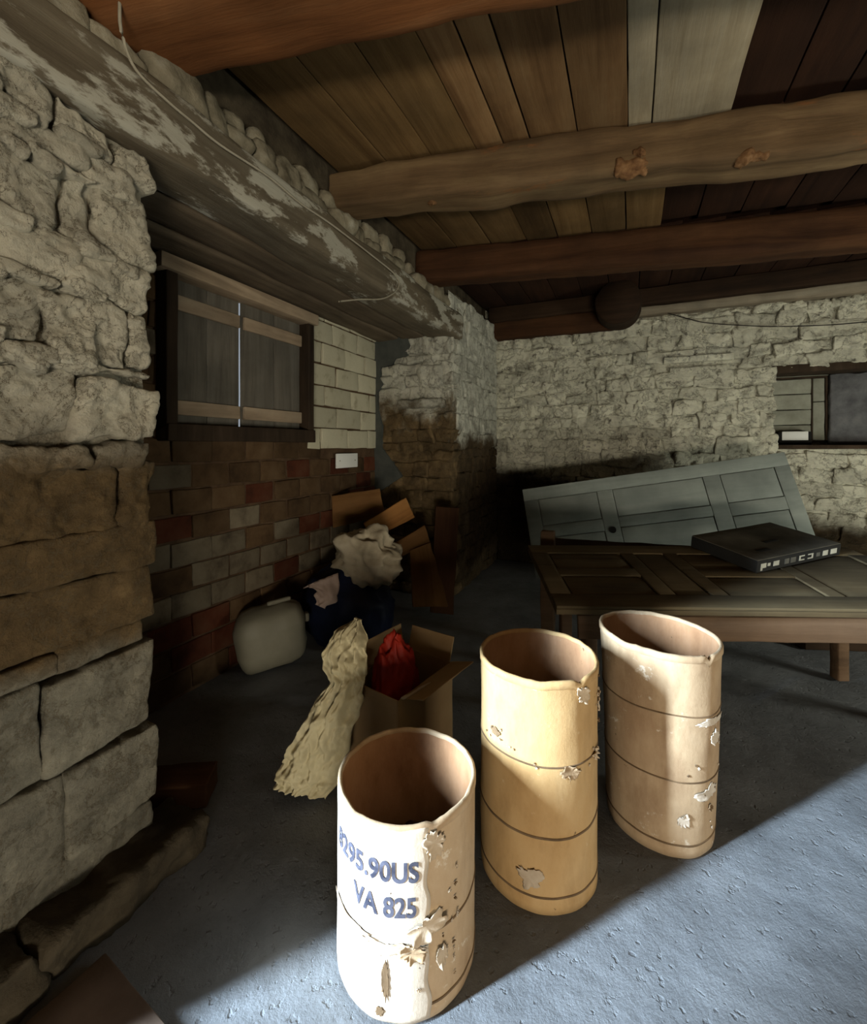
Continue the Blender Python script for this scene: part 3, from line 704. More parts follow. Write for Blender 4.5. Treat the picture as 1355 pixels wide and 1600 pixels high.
def make_drum(loc, r, h, mat, label, ell=0.0, tap=0.0, rings=(), seed=1, amp=0.004, notches=(), patches=(), paper=None, text=()):
    root = empty('cardboard_drum', loc, (0, 0, YAW)); tag(root, label, 'drum', 'cardboard drums on the floor')
    n, m, th = 96, 30, 0.007
    RD = lambda a, z: drum_radius(a, z, r, h, ell, tap, seed, amp)
    def top(a):
        t = h + 0.0035 * noise.noise(Vector((math.cos(a) * 5, math.sin(a) * 5, seed)))
        for (na, nw, nd) in notches:
            dd = abs((a - na + math.pi) % (2 * math.pi) - math.pi)
            if dd < nw: t -= nd * (1 - dd / nw) ** 0.6
        return t
    ang = [2 * math.pi * i / n for i in range(n)]      # angle 0 faces the camera, growing to the right
    pt = lambda a, rad, z: (rad * math.sin(a), -rad * math.cos(a), z)
    def shell(r0, flip, z0):
        V, Fc = [], []
        for j in range(m + 1):
            for a in ang:
                z = z0 + (top(a) - z0) * j / m
                V.append(pt(a, RD(a, z) + r0, z))
        for j in range(m):
            for i in range(n):
                q = (j * n + i, j * n + (i + 1) % n, (j + 1) * n + (i + 1) % n, (j + 1) * n + i)
                Fc.append(q[::-1] if flip else q)
        return V, Fc
    V, Fc = shell(0, False, 0.0)
    # outside wall with its lip
    b0 = len(V)
    for a in ang: z = top(a); V.append(pt(a, RD(a, z) - th * 0.5, z + 0.004))
    for i in range(n): Fc.append((m * n + i, m * n + (i + 1) % n, b0 + (i + 1) % n, b0 + i))
    Fc.append(tuple(reversed(range(n))))
    link('wall', mesh('drum', V, Fc), mat, root)
    V, Fc = shell(-th, True, 0.012)
    b0 = len(V)
    for a in ang: z = top(a); V.append(pt(a, RD(a, z) - th * 0.5, z + 0.004))
    for i in range(n): Fc.append((b0 + i, b0 + (i + 1) % n, m * n + (i + 1) % n, m * n + i))
    Fc.append(tuple(range(n)))
    link('lining', mesh('drum_in', V, Fc), 'drum_inside', root)
    # seams
    for zr, wd in rings:
        V, Fc = [], []
        prof = [(-wd / 2, -0.002), (-wd / 2, 0.0022), (wd / 2, 0.0022), (wd / 2, -0.002)]
        for a in ang:
            dz = 0.006 * noise.noise(Vector((math.cos(a), math.sin(a), zr * 9 + seed)))
            for (pz, pr) in prof: V.append(pt(a, RD(a, zr + dz) + pr, zr + dz + pz))
        for i in range(n):
            for j in range(3):
                Fc.append((i * 4 + j, ((i + 1) % n) * 4 + j, ((i + 1) % n) * 4 + j + 1, i * 4 + j + 1))
        link('seam', mesh('seam', V, Fc), 'seam', root)
    # rim tape
    V, Fc = [], []
    for a in ang:
        t = top(a)
        for (pz, pr) in ((-0.022, 0.0005), (-0.020, 0.003), (0.001, 0.0035), (0.0055, -th * 0.5), (0.001, -th - 0.003), (-0.010, -th - 0.001)):
            V.append(pt(a, RD(a, t) + pr + 0.0012 * noise.noise(Vector((a * 9, pz * 90, seed))), t + pz))
    for i in range(n):
        for j in range(5): Fc.append((i * 6 + j, ((i + 1) % n) * 6 + j, ((i + 1) % n) * 6 + j + 1, i * 6 + j + 1))
    link('rim', mesh('rim', V, Fc), mat, root)
    # torn paper: ragged curved flakes lifting from the wall
    def flake(a0, a1, z0, z1, lift, pm, name='torn_paper', rag=0.18, nn=14, thick=0.0018):
        V, Fc = [], []
        sd = a0 * 17 + z0 * 31
        for lay in (0, 1):
            for j in range(nn + 1):
                for i in range(nn + 1):
                    fa, fz = i / nn, j / nn
                    ea = rag * noise.noise(Vector((fz * 6, sd, 1 + (fa > 0.5)))) * abs(2 * fa - 1)
                    ez = rag * noise.noise(Vector((fa * 6, sd, 5 + (fz > 0.5)))) * abs(2 * fz - 1)
                    a, z = a0 + (a1 - a0) * (fa + ea), z0 + (z1 - z0) * (fz + ez)
                    z = max(0.003, min(z, top(a) - 0.003))
                    edge = max(abs(2 * fa - 1), abs(2 * fz - 1))
                    up = 0.5 * lift * (0.5 + noise.noise(Vector((fa * 5, fz * 5, sd)))) * edge ** 4
                    V.append(pt(a, RD(a, z) + 0.0012 + max(0, up) + lay * thick, z))
        N1 = (nn + 1) ** 2
        for j in range(nn):
            for i in range(nn):
                q = (j * (nn + 1) + i, j * (nn + 1) + i + 1, (j + 1) * (nn + 1) + i + 1, (j + 1) * (nn + 1) + i)
                Fc.append(q[::-1]); Fc.append(tuple(x + N1 for x in q))
        rim_ = [i for i in range(nn + 1)] + [(j * (nn + 1)) + nn for j in range(1, nn + 1)] + [nn * (nn + 1) + i for i in reversed(range(nn))] + [j * (nn + 1) for j in reversed(range(1, nn))]
        for x, y_ in zip(rim_, rim_[1:] + rim_[:1]): Fc.append((x, y_, y_ + N1, x + N1))
        return link(name, mesh('flake', V, Fc), pm, root)
    def scrap(a0, a1, z0, z1, lift, pm):
        """a ragged scrap of torn board, stuck in the middle and curling at its edge"""
        V, Fc = [], []; sd = a0 * 17 + z0 * 31 + seed
        na, nr = 56, 6
        ac, zc, da, dz = (a0 + a1) / 2, (z0 + z1) / 2, (a1 - a0) / 2, (z1 - z0) / 2
        for lay in (0, 1):
            for j in range(nr + 1):
                f = j / nr
                for i in range(na):
                    t = 2 * math.pi * i / na
                    e = Vector((math.cos(t), math.sin(t), 0))
                    k_ = 0.85 + 0.55 * noise.noise(e * 0.8 + Vector((sd, 0, 2))) + 0.22 * noise.noise(e * 3.0 + Vector((sd, 3, 0))) + 0.28 * noise.noise(e * 9 + Vector((0, sd, 1)))
                    k_ = max(0.12, k_) * f
                    a = ac + da * k_ * math.cos(t); z = max(0.004, min(zc + dz * k_ * math.sin(t), top(a) - 0.002))
                    up = lift * f ** 3 * max(0.0, 0.35 + noise.noise(e * 2.2 + Vector((sd, 9, 4))))
                    V.append(pt(a, RD(a, z) + 0.0042 * (1 if paper else 0.4) + up + lay * 0.0014, z))
        N1 = (nr + 1) * na
        for j in range(nr):
            for i in range(na):
                q = (j * na + i, j * na + (i + 1) % na, (j + 1) * na + (i + 1) % na, (j + 1) * na + i)
                Fc.append(q); Fc.append(tuple(x + N1 for x in q[::-1]))
        for i in range(na): Fc.append((nr * na + i, nr * na + (i + 1) % na, nr * na + (i + 1) % na + N1, nr * na + i + N1))
        me_ = mesh('scrap', V, Fc)
        b_m = bmesh.new(); b_m.from_mesh(me_); bmesh.ops.remove_doubles(b_m, verts=b_m.verts, dist=1e-6); bmesh.ops.recalc_face_normals(b_m, faces=b_m.faces); b_m.to_mesh(me_); b_m.free()
        return link('torn_paper', me_, pm, root)
    for p in patches: scrap(*p)
    if paper: flake(*paper, 'drum_white', 'outer_paper', 0.05, 40, 0.002)['label'] = 'whitened outer paper layer with a ragged torn edge'
    for (body, a0, a1, z0, z1, slope) in text:
        cu = bpy.data.curves.new('lettering', 'FONT'); cu.body = body; cu.size = 1.0; cu.resolution_u = 4; cu.offset = 0.028
        tmp = bpy.data.objects.new('tmp_text', cu); COL.objects.link(tmp)
        dg = bpy.context.evaluated_depsgraph_get(); dg.update()
        me = bpy.data.meshes.new_from_object(tmp.evaluated_get(dg))
        bpy.data.objects.remove(tmp)
        bm = bmesh.new(); bm.from_mesh(me)
        for _ in range(2):
            es = [e for e in bm.edges if e.calc_length() > 0.15]
            if es: bmesh.ops.subdivide_edges(bm, edges=es, cuts=1)
        bmesh.ops.triangulate(bm, faces=bm.faces)
        xs = [v.co.x for v in bm.verts]; ys = [v.co.y for v in bm.verts]
        for v in bm.verts:
            fx, fy = (v.co.x - min(xs)) / (max(xs) - min(xs)), (v.co.y - min(ys)) / (max(ys) - min(ys))
            a = a0 + (a1 - a0) * fx; z = z0 + (z1 - z0) * fy + slope * (fx - 0.5)
            v.co = pt(a, RD(a, z) + 0.0052, z)
        bm.to_mesh(me); bm.free(); me.materials.clear()
        link('lettering', me, 'ink', root, smooth=False)['label'] = 'faded stencilled characters ' + body
    return root

rg = math.radians
rs = random.Random(77)
def scatter(n, a0, a1, z0, z1, mats, smin=0.006, smax=0.022):
    out = []
    for _ in range(n):
        a, z, da, dz = rg(rs.uniform(a0, a1)), rs.uniform(z0, z1), rs.uniform(smin, smax) / 0.2, rs.uniform(smin, smax) * 1.3
        out.append((a - da / 2, a + da / 2, z - dz / 2, z + dz / 2, rs.uniform(0.002, 0.008), rs.choice(mats)))
    return out
make_drum(O(-0.081, 1.355), 0.207, 0.505, 'drum_pale', 'short whitened cardboard drum with stencilled lettering, nearest the camera', 0.0, -0.02,
          ((0.222, 0.006), (0.035, 0.006)), 1, 0.004, ((rg(24), 0.06, 0.008), (rg(-40), 0.1, 0.003), (rg(60), 0.08, 0.004)),
          [(rg(14), rg(34), 0.41, 0.50, 0.012, 'torn'), (rg(2), rg(32), 0.200, 0.285, 0.016, 'torn'), (rg(-74), rg(-20), 0.195, 0.225, 0.006, 'torn'), (rg(-26), rg(14), 0.185, 0.215, 0.008, 'torn'),
           (rg(24), rg(35), 0.125, 0.19, 0.012, 'torn'), (rg(-15), rg(-9), 0.05, 0.17, 0.004, 'seam'), (rg(-4), rg(16), 0.16, 0.205, 0.012, 'drum_pale'), (rg(-20), rg(-12), 0.018, 0.04, 0.002, 'seam')]
          + scatter(9, 14, 44, 0.16, 0.36, ('torn', 'drum_white', 'seam'), 0.004, 0.012) + scatter(6, 10, 50, 0.03, 0.15, ('torn', 'drum_white'), 0.004, 0.010),
          (rg(-115), rg(19), 0.005, 0.498, 0.0015),
          (('8295.90US', rg(-64), rg(12), 0.366, 0.422, -0.004), ('VA 825', rg(-40), rg(10), 0.276, 0.330, -0.004)))
make_drum(O(0.381, 1.615), 0.206, 0.745, 'drum_tan', 'tall tan cardboard drum with a torn rim, between the other two drums', 0.01, 0.02,
          ((0.475, 0.005), (0.245, 0.007), (0.055, 0.006)), 2, 0.005, ((rg(26), 0.09, 0.018), (rg(-10), 0.15, 0.004), (rg(75), 0.2, 0.006)),
          [(rg(20), rg(36), 0.665, 0.728, 0.010, 'torn'), (rg(-32), rg(-10), 0.075, 0.15, 0.006, 'torn'), (rg(6), rg(28), 0.43, 0.478, 0.010, 'drum_pale'), (rg(60), rg(72), 0.58, 0.66, 0.010, 'torn'), (rg(44), rg(58), 0.455, 0.490, 0.012, 'torn'), (rg(-62), rg(-48), 0.52, 0.55, 0.004, 'seam')]
          + scatter(8, -70, -30, 0.50, 0.56, ('seam', 'torn'), 0.003, 0.009) + scatter(8, 50, 80, 0.46, 0.70, ('torn', 'seam'), 0.004, 0.012) + scatter(5, -20, 60, 0.44, 0.50, ('torn', 'seam'), 0.004, 0.010))
make_drum(O(0.914, 1.80), 0.204, 0.745, 'drum_pale', 'tall pale cardboard drum leaning out of round, nearest the panelled doors', 0.055, 0.11,
          ((0.525, 0.005), (0.285, 0.005), (0.05, 0.006)), 3, 0.006, ((rg(18), 0.045, 0.022), (rg(60), 0.15, 0.006), (rg(-60), 0.2, 0.005)),
          [(rg(22), rg(42), 0.41, 0.47, 0.008, 'drum_white'), (rg(5), rg(50), 0.480, 0.52, 0.003, 'drum_white'), (rg(10), rg(48), 0.21, 0.265, 0.006, 'drum_white'), (rg(-8), rg(4), 0.115, 0.165, 0.008, 'drum_white'), (rg(26), rg(33), 0.155, 0.19, 0.008, 'seam')]
          + scatter(10, -10, 50, 0.08, 0.48, ('torn', 'drum_white', 'seam'), 0.003, 0.010))

# ------------------------------------------------------------------ crumpled things
def crumple(p, amp, freq, seed):
    q = p * freq + Vector((seed, seed * 1.7, seed * 0.6))
    a = 1 - 2 * abs(noise.noise(q)); b = 1 - 2 * abs(noise.noise(q * 2.1 + Vector((9, 3, 1)))); c = noise.noise(q * 5)
    return amp * (0.6 * a + 0.35 * b + 0.12 * c - 0.45)

def blob(name, mat, c, size, amp, freq, seed, parent=None, flat=True, rot=None, n=48, m=30, power=1.0, low=0.0):
    V, Fc = [], []
    for j in range(m + 1):
        t = math.pi * j / m
        for i in range(n):
            a = 2 * math.pi * i / n
            d = Vector((math.sin(t) * math.cos(a), math.sin(t) * math.sin(a), math.cos(t)))
            d2 = Vector([math.copysign(abs(x) ** power, x) for x in d])
            k_ = 1 + crumple(d, amp, freq, seed) + low * noise.noise(d * 1.3 + Vector((seed, 0, 0)))
            p = Vector((d2.x * size[0] / 2, d2.y * size[1] / 2, d2.z * size[2] / 2)) * k_
            if flat: p.z = max(p.z, -size[2] * 0.40)
            V.append(p)
    for j in range(m):
        for i in range(n): Fc.append((j * n + i, (j + 1) * n + i, (j + 1) * n + (i + 1) % n, j * n + (i + 1) % n))
    return link(name, mesh(name, V, Fc), mat, parent, c, rot)

def sheet(name, mat, spine, amp, seed, thick=0.002, nu=22, nv=70, folds=7, parent=None):
    """a creased sheet following a spine of (point, width vector, bulge vector)"""
    def at(t, k_):
        f = t * (len(spine) - 1); i = min(int(f), len(spine) - 2); f -= i
        f2 = f * f * (3 - 2 * f)
        return spine[i][k_].lerp(spine[i + 1][k_], f2 if k_ else f)
    V, Fc = [], []
    for j in range(nv + 1):
        t = j / nv
        c, wv, bv = at(t, 0), at(t, 1), at(t, 2)
        nrm = bv.normalized()
        for i in range(nu + 1):
            s = i / nu * 2 - 1
            edge = 0.12 * noise.noise(Vector((t * 7, seed, 1 if s > 0 else 2)))
            p = c + wv * s * (0.5 + edge * abs(s)) + bv * (1 - s * s)
            p += nrm * (amp * 0.42 * math.sin(s * folds + 2.2 * noise.noise(Vector((t * 2.5, s, seed)))) * (0.6 + 0.4 * noise.noise(Vector((t * 5, 3, seed)))) + crumple(Vector((s * 1.0 + t * 1.2, t * 3.2 - s * 0.6, seed)), amp * 2.0, 1.7, seed) + crumple(Vector((s - t * 2.5, t * 4.0 + s, seed)), amp * 0.9, 3.1, seed + 4))
            V.append(p)
    for j in range(nv):
        for i in range(nu):
            a = j * (nu + 1) + i; Fc.append((a, a + 1, a + nu + 2, a + nu + 1))
    o = link(name, mesh(name, V, Fc), mat, parent)
    md = o.modifiers.new('thickness', 'SOLIDIFY'); md.thickness = thick; md.offset = 0
    return o

def OV(X, Y, Z=0.0):
    """camera-aligned direction -> room axes"""
    return Vector((CS * X - SN * Y, SN * X + CS * Y, Z))

M['kraft'] = simple('crumpled_kraft_paper', [(0.3, (0.50, 0.42, 0.24)), (0.7, (0.66, 0.58, 0.37))], 5, rough=0.75, bump=0.4, bscale=14, bdist=0.01)
M['cardboard'] = simple('brown_cardboard', [(0.3, (0.29, 0.18, 0.085)), (0.7, (0.39, 0.26, 0.13))], 4, bump=0.1)
M['card_edge'] = simple('torn_cardboard_edge', [(0.3, (0.5, 0.4, 0.27)), (0.7, (0.62, 0.52, 0.38))], 30, bump=0.4)
M['red'] = simple('red_plastic', [(0.3, (0.16, 0.010, 0.005)), (0.7, (0.30, 0.02, 0.009))], 5, rough=0.55, bump=0.3, bscale=10, bdist=0.01)
M['blue'] = simple('dark_blue_plastic_bag', [(0.3, (0.004, 0.006, 0.016)), (0.7, (0.012, 0.018, 0.05))], 5, rough=0.5, bump=0.4, bscale=10, bdist=0.01)
M['cloth'] = simple('dirty_cream_cloth', [(0.25, (0.20, 0.16, 0.10)), (0.5, (0.40, 0.34, 0.24)), (0.75, (0.50, 0.44, 0.33))], 5, bump=0.5, bscale=20, bdist=0.01)
M['pinkpaper'] = simple('pinkish_paper', [(0.3, (0.38, 0.28, 0.23)), (0.7, (0.52, 0.40, 0.34))], 5, bump=0.2)
M['plastic'] = simple('milky_plastic', [(0.3, (0.14, 0.13, 0.092)), (0.7, (0.19, 0.175, 0.13))], 4, rough=0.5, bump=0.05)
M['orange_ply'] = wood('orange_plywood', [(0.25, (0.20, 0.085, 0.02)), (0.5, (0.34, 0.155, 0.045)), (0.8, (0.42, 0.22, 0.075))], 0)
M['orange_dim'] = wood('brown_orange_board', [(0.25, (0.08, 0.037, 0.012)), (0.5, (0.15, 0.073, 0.023)), (0.8, (0.20, 0.105, 0.038))], 0)

M['purple'] = simple('dark_purple_film', [(0.3, (0.018, 0.008, 0.012)), (0.7, (0.05, 0.022, 0.032))], 6, rough=0.28, bump=0.6, bscale=14, bdist=0.01, spec=0.6)
o = blob('plastic_film', 'purple', O(-0.045, 1.355, 0.14), (0.30, 0.30, 0.30), 0.28, 1.9, 11.0, low=0.2, n=64, m=40); tag(o, 'dark shiny plastic film crumpled inside the short lettered drum', 'plastic')
# open cardboard box with a red plastic bag inside
Fc_, Rc_, Lc_ = Vector((-0.150, 1.868)), Vector((0.095, 2.205)), Vector((-0.365, 2.03))
ux = (Rc_ - Fc_); LX = ux.length; ux.normalize()
LY = 0.30; H = 0.42
bx = empty('cardboard_box', O(Fc_.x, Fc_.y, 0.0), (0, 0, YAW + math.atan2(ux.y, ux.x)))
tag(bx, 'open brown cardboard box with bent flaps behind the short lettered drum', 'box')
t_ = 0.006
block('side', 'cardboard', (LX / 2, t_ / 2, H / 2), (LX, t_, H), bx, (8, 2, 8), 0.002, 0.003, 4)
block('side', 'cardboard', (LX / 2, LY - t_ / 2, H / 2), (LX, t_, H), bx, (8, 2, 8), 0.002, 0.003, 4)
block('side', 'cardboard', (t_ / 2, LY / 2, H / 2), (t_, LY - 2 * t_, H), bx, (2, 8, 8), 0.002, 0.003, 4)
block('side', 'cardboard', (LX - t_ / 2, LY / 2, H / 2), (t_, LY - 2 * t_, H), bx, (2, 8, 8), 0.002, 0.003, 4)
block('bottom', 'cardboard', (LX / 2, LY / 2, t_ / 2 + 0.001), (LX - 2 * t_, LY - 2 * t_, t_), bx, (4, 4, 2), 0.002)
def flap(c, size, rot):
    return block('flap', 'cardboard', c, size, bx, (6, 6, 2) if size[2] < 0.01 else (6, 2, 6), 0.002, 0.004, 5, rot=rot)
flap((LX * 0.52, -0.058, H + 0.018), (LX * 0.96, 0.13, 0.005), (R(-16), 0, 0))
flap((LX * 0.52, LY + 0.015, H + 0.06), (LX * 0.9, 0.005, 0.125), (R(-14), 0, 0))
block('flap', 'cardboard', (LX + 0.018, LY * 0.5, H + 0.055), (0.005, LY * 0.9, 0.115), bx, (2, 6, 6), 0.002, 0.004, 5, rot=(0, R(18), 0))
block('torn_edge', 'card_edge', (LX * 0.22, -0.03, H + 0.016), (LX * 0.42, 0.012, 0.006), bx, (12, 3, 3), 0.002, 0.005, 20, rot=(R(-16), 0, R(-6)))
pr = bx.matrix_basis @ Vector((LX * 0.30, LY * 0.62, 0.0))
pr = O(Fc_.x, Fc_.y) + Vector((math.cos(YAW + math.atan2(ux.y, ux.x)) * LX * 0.42 - math.sin(YAW + math.atan2(ux.y, ux.x)) * LY * 0.58, math.sin(YAW + math.atan2(ux.y, ux.x)) * LX * 0.42 + math.cos(YAW + math.atan2(ux.y, ux.x)) * LY * 0.58, 0.0))
o = blob('plastic_bag', 'red', pr + Vector((0.0, 0.0, 0.262)), (0.26, 0.20, 0.64), 0.26, 2.0, 4.0, low=0.25, n=72, m=44, rot=(R(6), R(-8), bx.rotation_euler.z)); tag(o, 'crumpled red plastic bag stuffed inside the open cardboard box', 'bag')

# kraft paper trailing from the box to the floor
def PD(u, v_, Y):
    return O((u - U0) / F * Y, Y, CAMZ - (v_ - V0) / F * Y)
spine = []
for (u, v_, Y, wd, ang, bl) in ((562, 966, 2.06, 0.03, 30, 0.02), (549, 995, 2.00, 0.16, 25, 0.05), (540, 1030, 1.95, 0.19, 15, 0.05), (546, 1064, 1.925, 0.135, 10, 0.045), (528, 1100, 1.90, 0.20, 8, 0.05), (512, 1140, 1.885, 0.22, 6, 0.05), (498, 1180, 1.88, 0.235, 12, 0.045), (482, 1212, 1.87, 0.26, 22, 0.035), (470, 1238, 1.84, 0.20, 26, 0.03)):
    spine.append((PD(u, v_, Y), OV(math.cos(R(ang)) * wd, 0.25 * wd, -math.sin(R(ang)) * wd), OV(-0.25 * bl, -bl, 0.35 * bl)))
o = sheet('kraft_paper', 'kraft', spine, 0.026, 3.3, nu=44, nv=130, folds=11); tag(o, 'crumpled sheet of kraft paper trailing from the cardboard box to the floor', 'paper')

# milky container on the alcove floor
jc = empty('plastic_container', O((424 - U0) / F * 3.0, 3.0, 0), (0, 0, YAW + 0.5)); tag(jc, 'milky white plastic container lying at the foot of the brick wall', 'container')
block('body', 'plastic', (0, 0, 0.215), (0.45, 0.32, 0.42), jc, (14, 10, 14), 0.13, 0.02, 3, rot=(0, R(-7), 0))
block('handle', 'plastic', (0.05, 0, 0.44), (0.16, 0.03, 0.03), jc, (8, 5, 5), 0.014, 0, rot=(0, R(-7), 0))
block('cap', 'plastic', (0.235, 0, 0.30), (0.03, 0.06, 0.06), jc, (4, 8, 8), 0.012)

# dark bag with cloth and paper on it
o = blob('rubbish_bag', 'blue', O(-0.66, 3.42, 0.25), (0.74, 0.55, 0.68), 0.18, 1.6, 2.0); tag(o, 'full dark blue plastic rubbish bag on the alcove floor', 'bag')
cc = PD(574, 872, 3.36)
o = blob('cloth', 'cloth', cc + Vector((0, 0, 0.02)), (0.52, 0.42, 0.40), 0.42, 1.5, 7.0, flat=False, n=90, m=56, low=0.35); tag(o, 'crumpled cream cloth heaped on the dark blue rubbish bag', 'cloth')
sp = [(PD(490, 915, 3.25), OV(0.16, 0, 0.05), OV(0, -0.03, 0.01)), (PD(505, 905, 3.22), OV(0.22, 0, 0.09), OV(0, -0.03, 0.01)), (PD(512, 930, 3.15), OV(0.16, 0, -0.05), OV(0, -0.03, 0.01)), (PD(500, 948, 3.1), OV(0.07, 0, -0.03), OV(0, -0.02, 0.01))]
o = sheet('paper_sheet', 'pinkpaper', sp, 0.012, 8.0, nu=14, nv=24, folds=4); tag(o, 'pinkish crumpled paper sheet leaning on the left of the rubbish bag', 'paper')
# orange boards piled in the alcove corner
def board(name, mat, p0, p1, wid, th, label, up=(0, 0, 1), cat='board', group=None, **kw):
    p0, p1 = Vector(p0), Vector(p1); d = p1 - p0; x = d.normalized()
    z = Vector(up); y = z.cross(x).normalized(); z = x.cross(y)
    rot = Matrix((x, y, z)).transposed().to_euler()
    o = block(name, mat, (p0 + p1) / 2, (d.length, th, wid), None, kw.get('res', (10, 2, 5)), 0.005, kw.get('amp', 0.006), 5, kw.get('jit', 0.02), (0, 2), rot)
    tag(o, label, cat, group); return o
G = 'boards piled in the alcove corner'
board('plywood_board', 'orange_ply', PD(576, 832, 3.75), PD(642, 792, 3.85), 0.16, 0.02, 'bright orange plywood strip sticking up behind the cream cloth', group=G)
board('plywood_board', 'orange_dim', PD(668, 955, 3.62), PD(655, 850, 3.75), 0.26, 0.02, 'broken brownish orange plywood sheet right of the rubbish bag', up=OV(1, 0.2, 0.2), group=G, amp=0.02, jit=0.05)
board('plank_offcut', 'orange_dim', PD(520, 800, 3.95), PD(600, 785, 4.05), 0.26, 0.03, 'dull brown wide offcut against the bricks above the cloth', group=G)
board('plank_offcut', 'orange_dim', PD(605, 868, 3.72), PD(668, 835, 3.80), 0.14, 0.03, 'narrow dark offcut wedged below the bright orange strip', group=G)
board('plank_offcut', 'beam_dark', PD(690, 960, 3.85), PD(700, 790, 4.0), 0.22, 0.03, 'upright dark brown board leaning on the far stone pier', up=OV(1, 0.1, 0.1), group=G)

# boards near the camera on the left
p = O(-1.10, 1.88); block_ = block('plank_offcut', 'beam_dark', p + Vector((0, 0, 0.05)), (0.30, 0.15, 0.10), None, (8, 5, 4), 0.01, 0.008, 5, rot=(0, 0, YAW + R(8))); tag(block_, 'short red-brown plank piece beside the near stone pier', 'board')
q = O(-0.93, 1.30)
M['slab'] = simple('dark_brown_board', [(0.3, (0.09, 0.058, 0.04)), (0.7, (0.16, 0.11, 0.08))], 5, bump=0.3)
dv = (O(-0.70, 1.14) - O(-0.955, 1.285)); an = math.atan2(dv.y, dv.x)
sx_, sy_ = 0.62, 0.34
c = O(-0.955, 1.285) + Vector((math.cos(an), math.sin(an), 0)) * sx_ / 2 + Vector((math.sin(an), -math.cos(an), 0)) * sy_ / 2
o = block('floor_board', 'slab', (c.x, c.y, 0.014), (sx_, sy_, 0.028), None, (10, 6, 2), 0.006, 0.004, 4, rot=(0, 0, an)); tag(o, 'dark brown board lying flat on the floor by the near pier', 'board')

# ------------------------------------------------------------------ panelled doors, table, black carton
M['door_grey'] = wood('grey_green_painted_door', [(0.25, (0.19, 0.215, 0.20)), (0.5, (0.24, 0.27, 0.25)), (0.8, (0.28, 0.305, 0.28))], 0, vary=(0.95, 1.05), bump=0.15)
M['door_brown'] = wood('dusty_brown_door', [(0.25, (0.05, 0.034, 0.017)), (0.5, (0.10, 0.072, 0.036)), (0.8, (0.15, 0.115, 0.062))], 0, vary=(0.95, 1.05), bump=0.25)
M['table_wood'] = wood('dark_table_wood', [(0.25, (0.07, 0.04, 0.022)), (0.5, (0.15, 0.09, 0.05)), (0.8, (0.22, 0.14, 0.085))], 0)
def panel_door(name, mat, origin, ex, ey, L, Wd, panels, label, thick=0.04, sink=0.009, gap=0.022):
    """origin = a corner, ex along the long edge, ey across; panels as fractions (x0,x1,y0,y1)"""
    ex = Vector(ex).normalized(); ey = Vector(ey); ey = (ey - ex * ey.dot(ex)).normalized(); ez = ex.cross(ey)
    root = empty(name, origin, Matrix((ex, ey, ez)).transposed().to_euler()); tag(root, label, 'door', 'loose panelled doors')
    xs = sorted({0.0, 1.0} | {p[0] for p in panels} | {p[1] for p in panels})
    core = block('leaf', mat, (L / 2, Wd / 2, -thick / 2 - 0.012), (L, Wd, thick - 0.012), root, (12, 6, 2), 0.003, 0.002, 2)
    # stiles and rails standing proud around the sunk panels
    x0, x1 = min(p[0] for p in panels), max(p[1] for p in panels)
    y0, y1 = min(p[2] for p in panels), max(p[3] for p in panels)
    def bar(nm, a, b_, c_, d_, z=-0.008, th=0.016):
        return block(nm, mat, ((a + b_) / 2 * L, (c_ + d_) / 2 * Wd, z), ((b_ - a) * L - 0.001, (d_ - c_) * Wd - 0.001, th), root, (8, 3, 2), 0.003, 0.0015, 3)
    bar('stile', 0, 1, 0, y0); bar('stile', 0, 1, y1, 1)
    bar('rail', 0, x0, y0, y1); bar('rail', x1, 1, y0, y1)
    cols = sorted({(p[0], p[1]) for p in panels})
    for (a, b_), (c_, d_) in zip(cols[:-1], cols[1:]): bar('rail', b_, c_, y0, y1)
    for (a, b_) in cols:
        rows = sorted((p[2], p[3]) for p in panels if (p[0], p[1]) == (a, b_))
        if rows[0][0] > y0: bar('muntin', a, b_, y0, rows[0][0])
        if rows[-1][1] < y1: bar('muntin', a, b_, rows[-1][1], y1)
        for (c_, d_), (e_, f_) in zip(rows[:-1], rows[1:]): bar('muntin', a, b_, d_, e_)
        for (c_, d_) in rows:
            mx, my = gap / L, gap / Wd
            bar('panel', a + mx, b_ - mx, c_ + my, d_ - my, -0.006 - sink, 0.012)
    return root
# grey door on its long edge against the back wall
TR_, TL_ = PD(1226, 706, 3.92), PD(816, 765, 4.45)
exv = TR_ - TL_
Lg = exv.length
lean = OV(-0.10, -0.30, -1.0)
pnl = [(0.06, 0.30, 0.14, 0.42), (0.06, 0.30, 0.55, 0.86), (0.36, 0.70, 0.14, 0.44), (0.36, 0.70, 0.55, 0.86), (0.76, 0.95, 0.14, 0.42), (0.76, 0.95, 0.55, 0.86)]
# corner at lower left so that its face (ex x ey) looks into the room
ey_up = -(lean - exv.normalized() * lean.dot(exv.normalized())).normalized()
WG = 0.86
gd = panel_door('panelled_door', 'door_grey', TL_ - ey_up * WG, exv, ey_up, Lg, WG, pnl, 'grey-green painted panelled door on its side, leaning at the back wall', sink=0.004, gap=0.006)
hq = block('latch_hole', 'black', (Lg * 0.33, WG * 0.42, 0.001), (0.055, 0.055, 0.012), gd, (10, 10, 2), 0.006); hq.data = log_mesh(0.03, 0.006, 24, 2); hq.data.materials.append(M['black']); hq.rotation_euler = (R(90), 0, 0); hq['label'] = 'round dark latch hole'
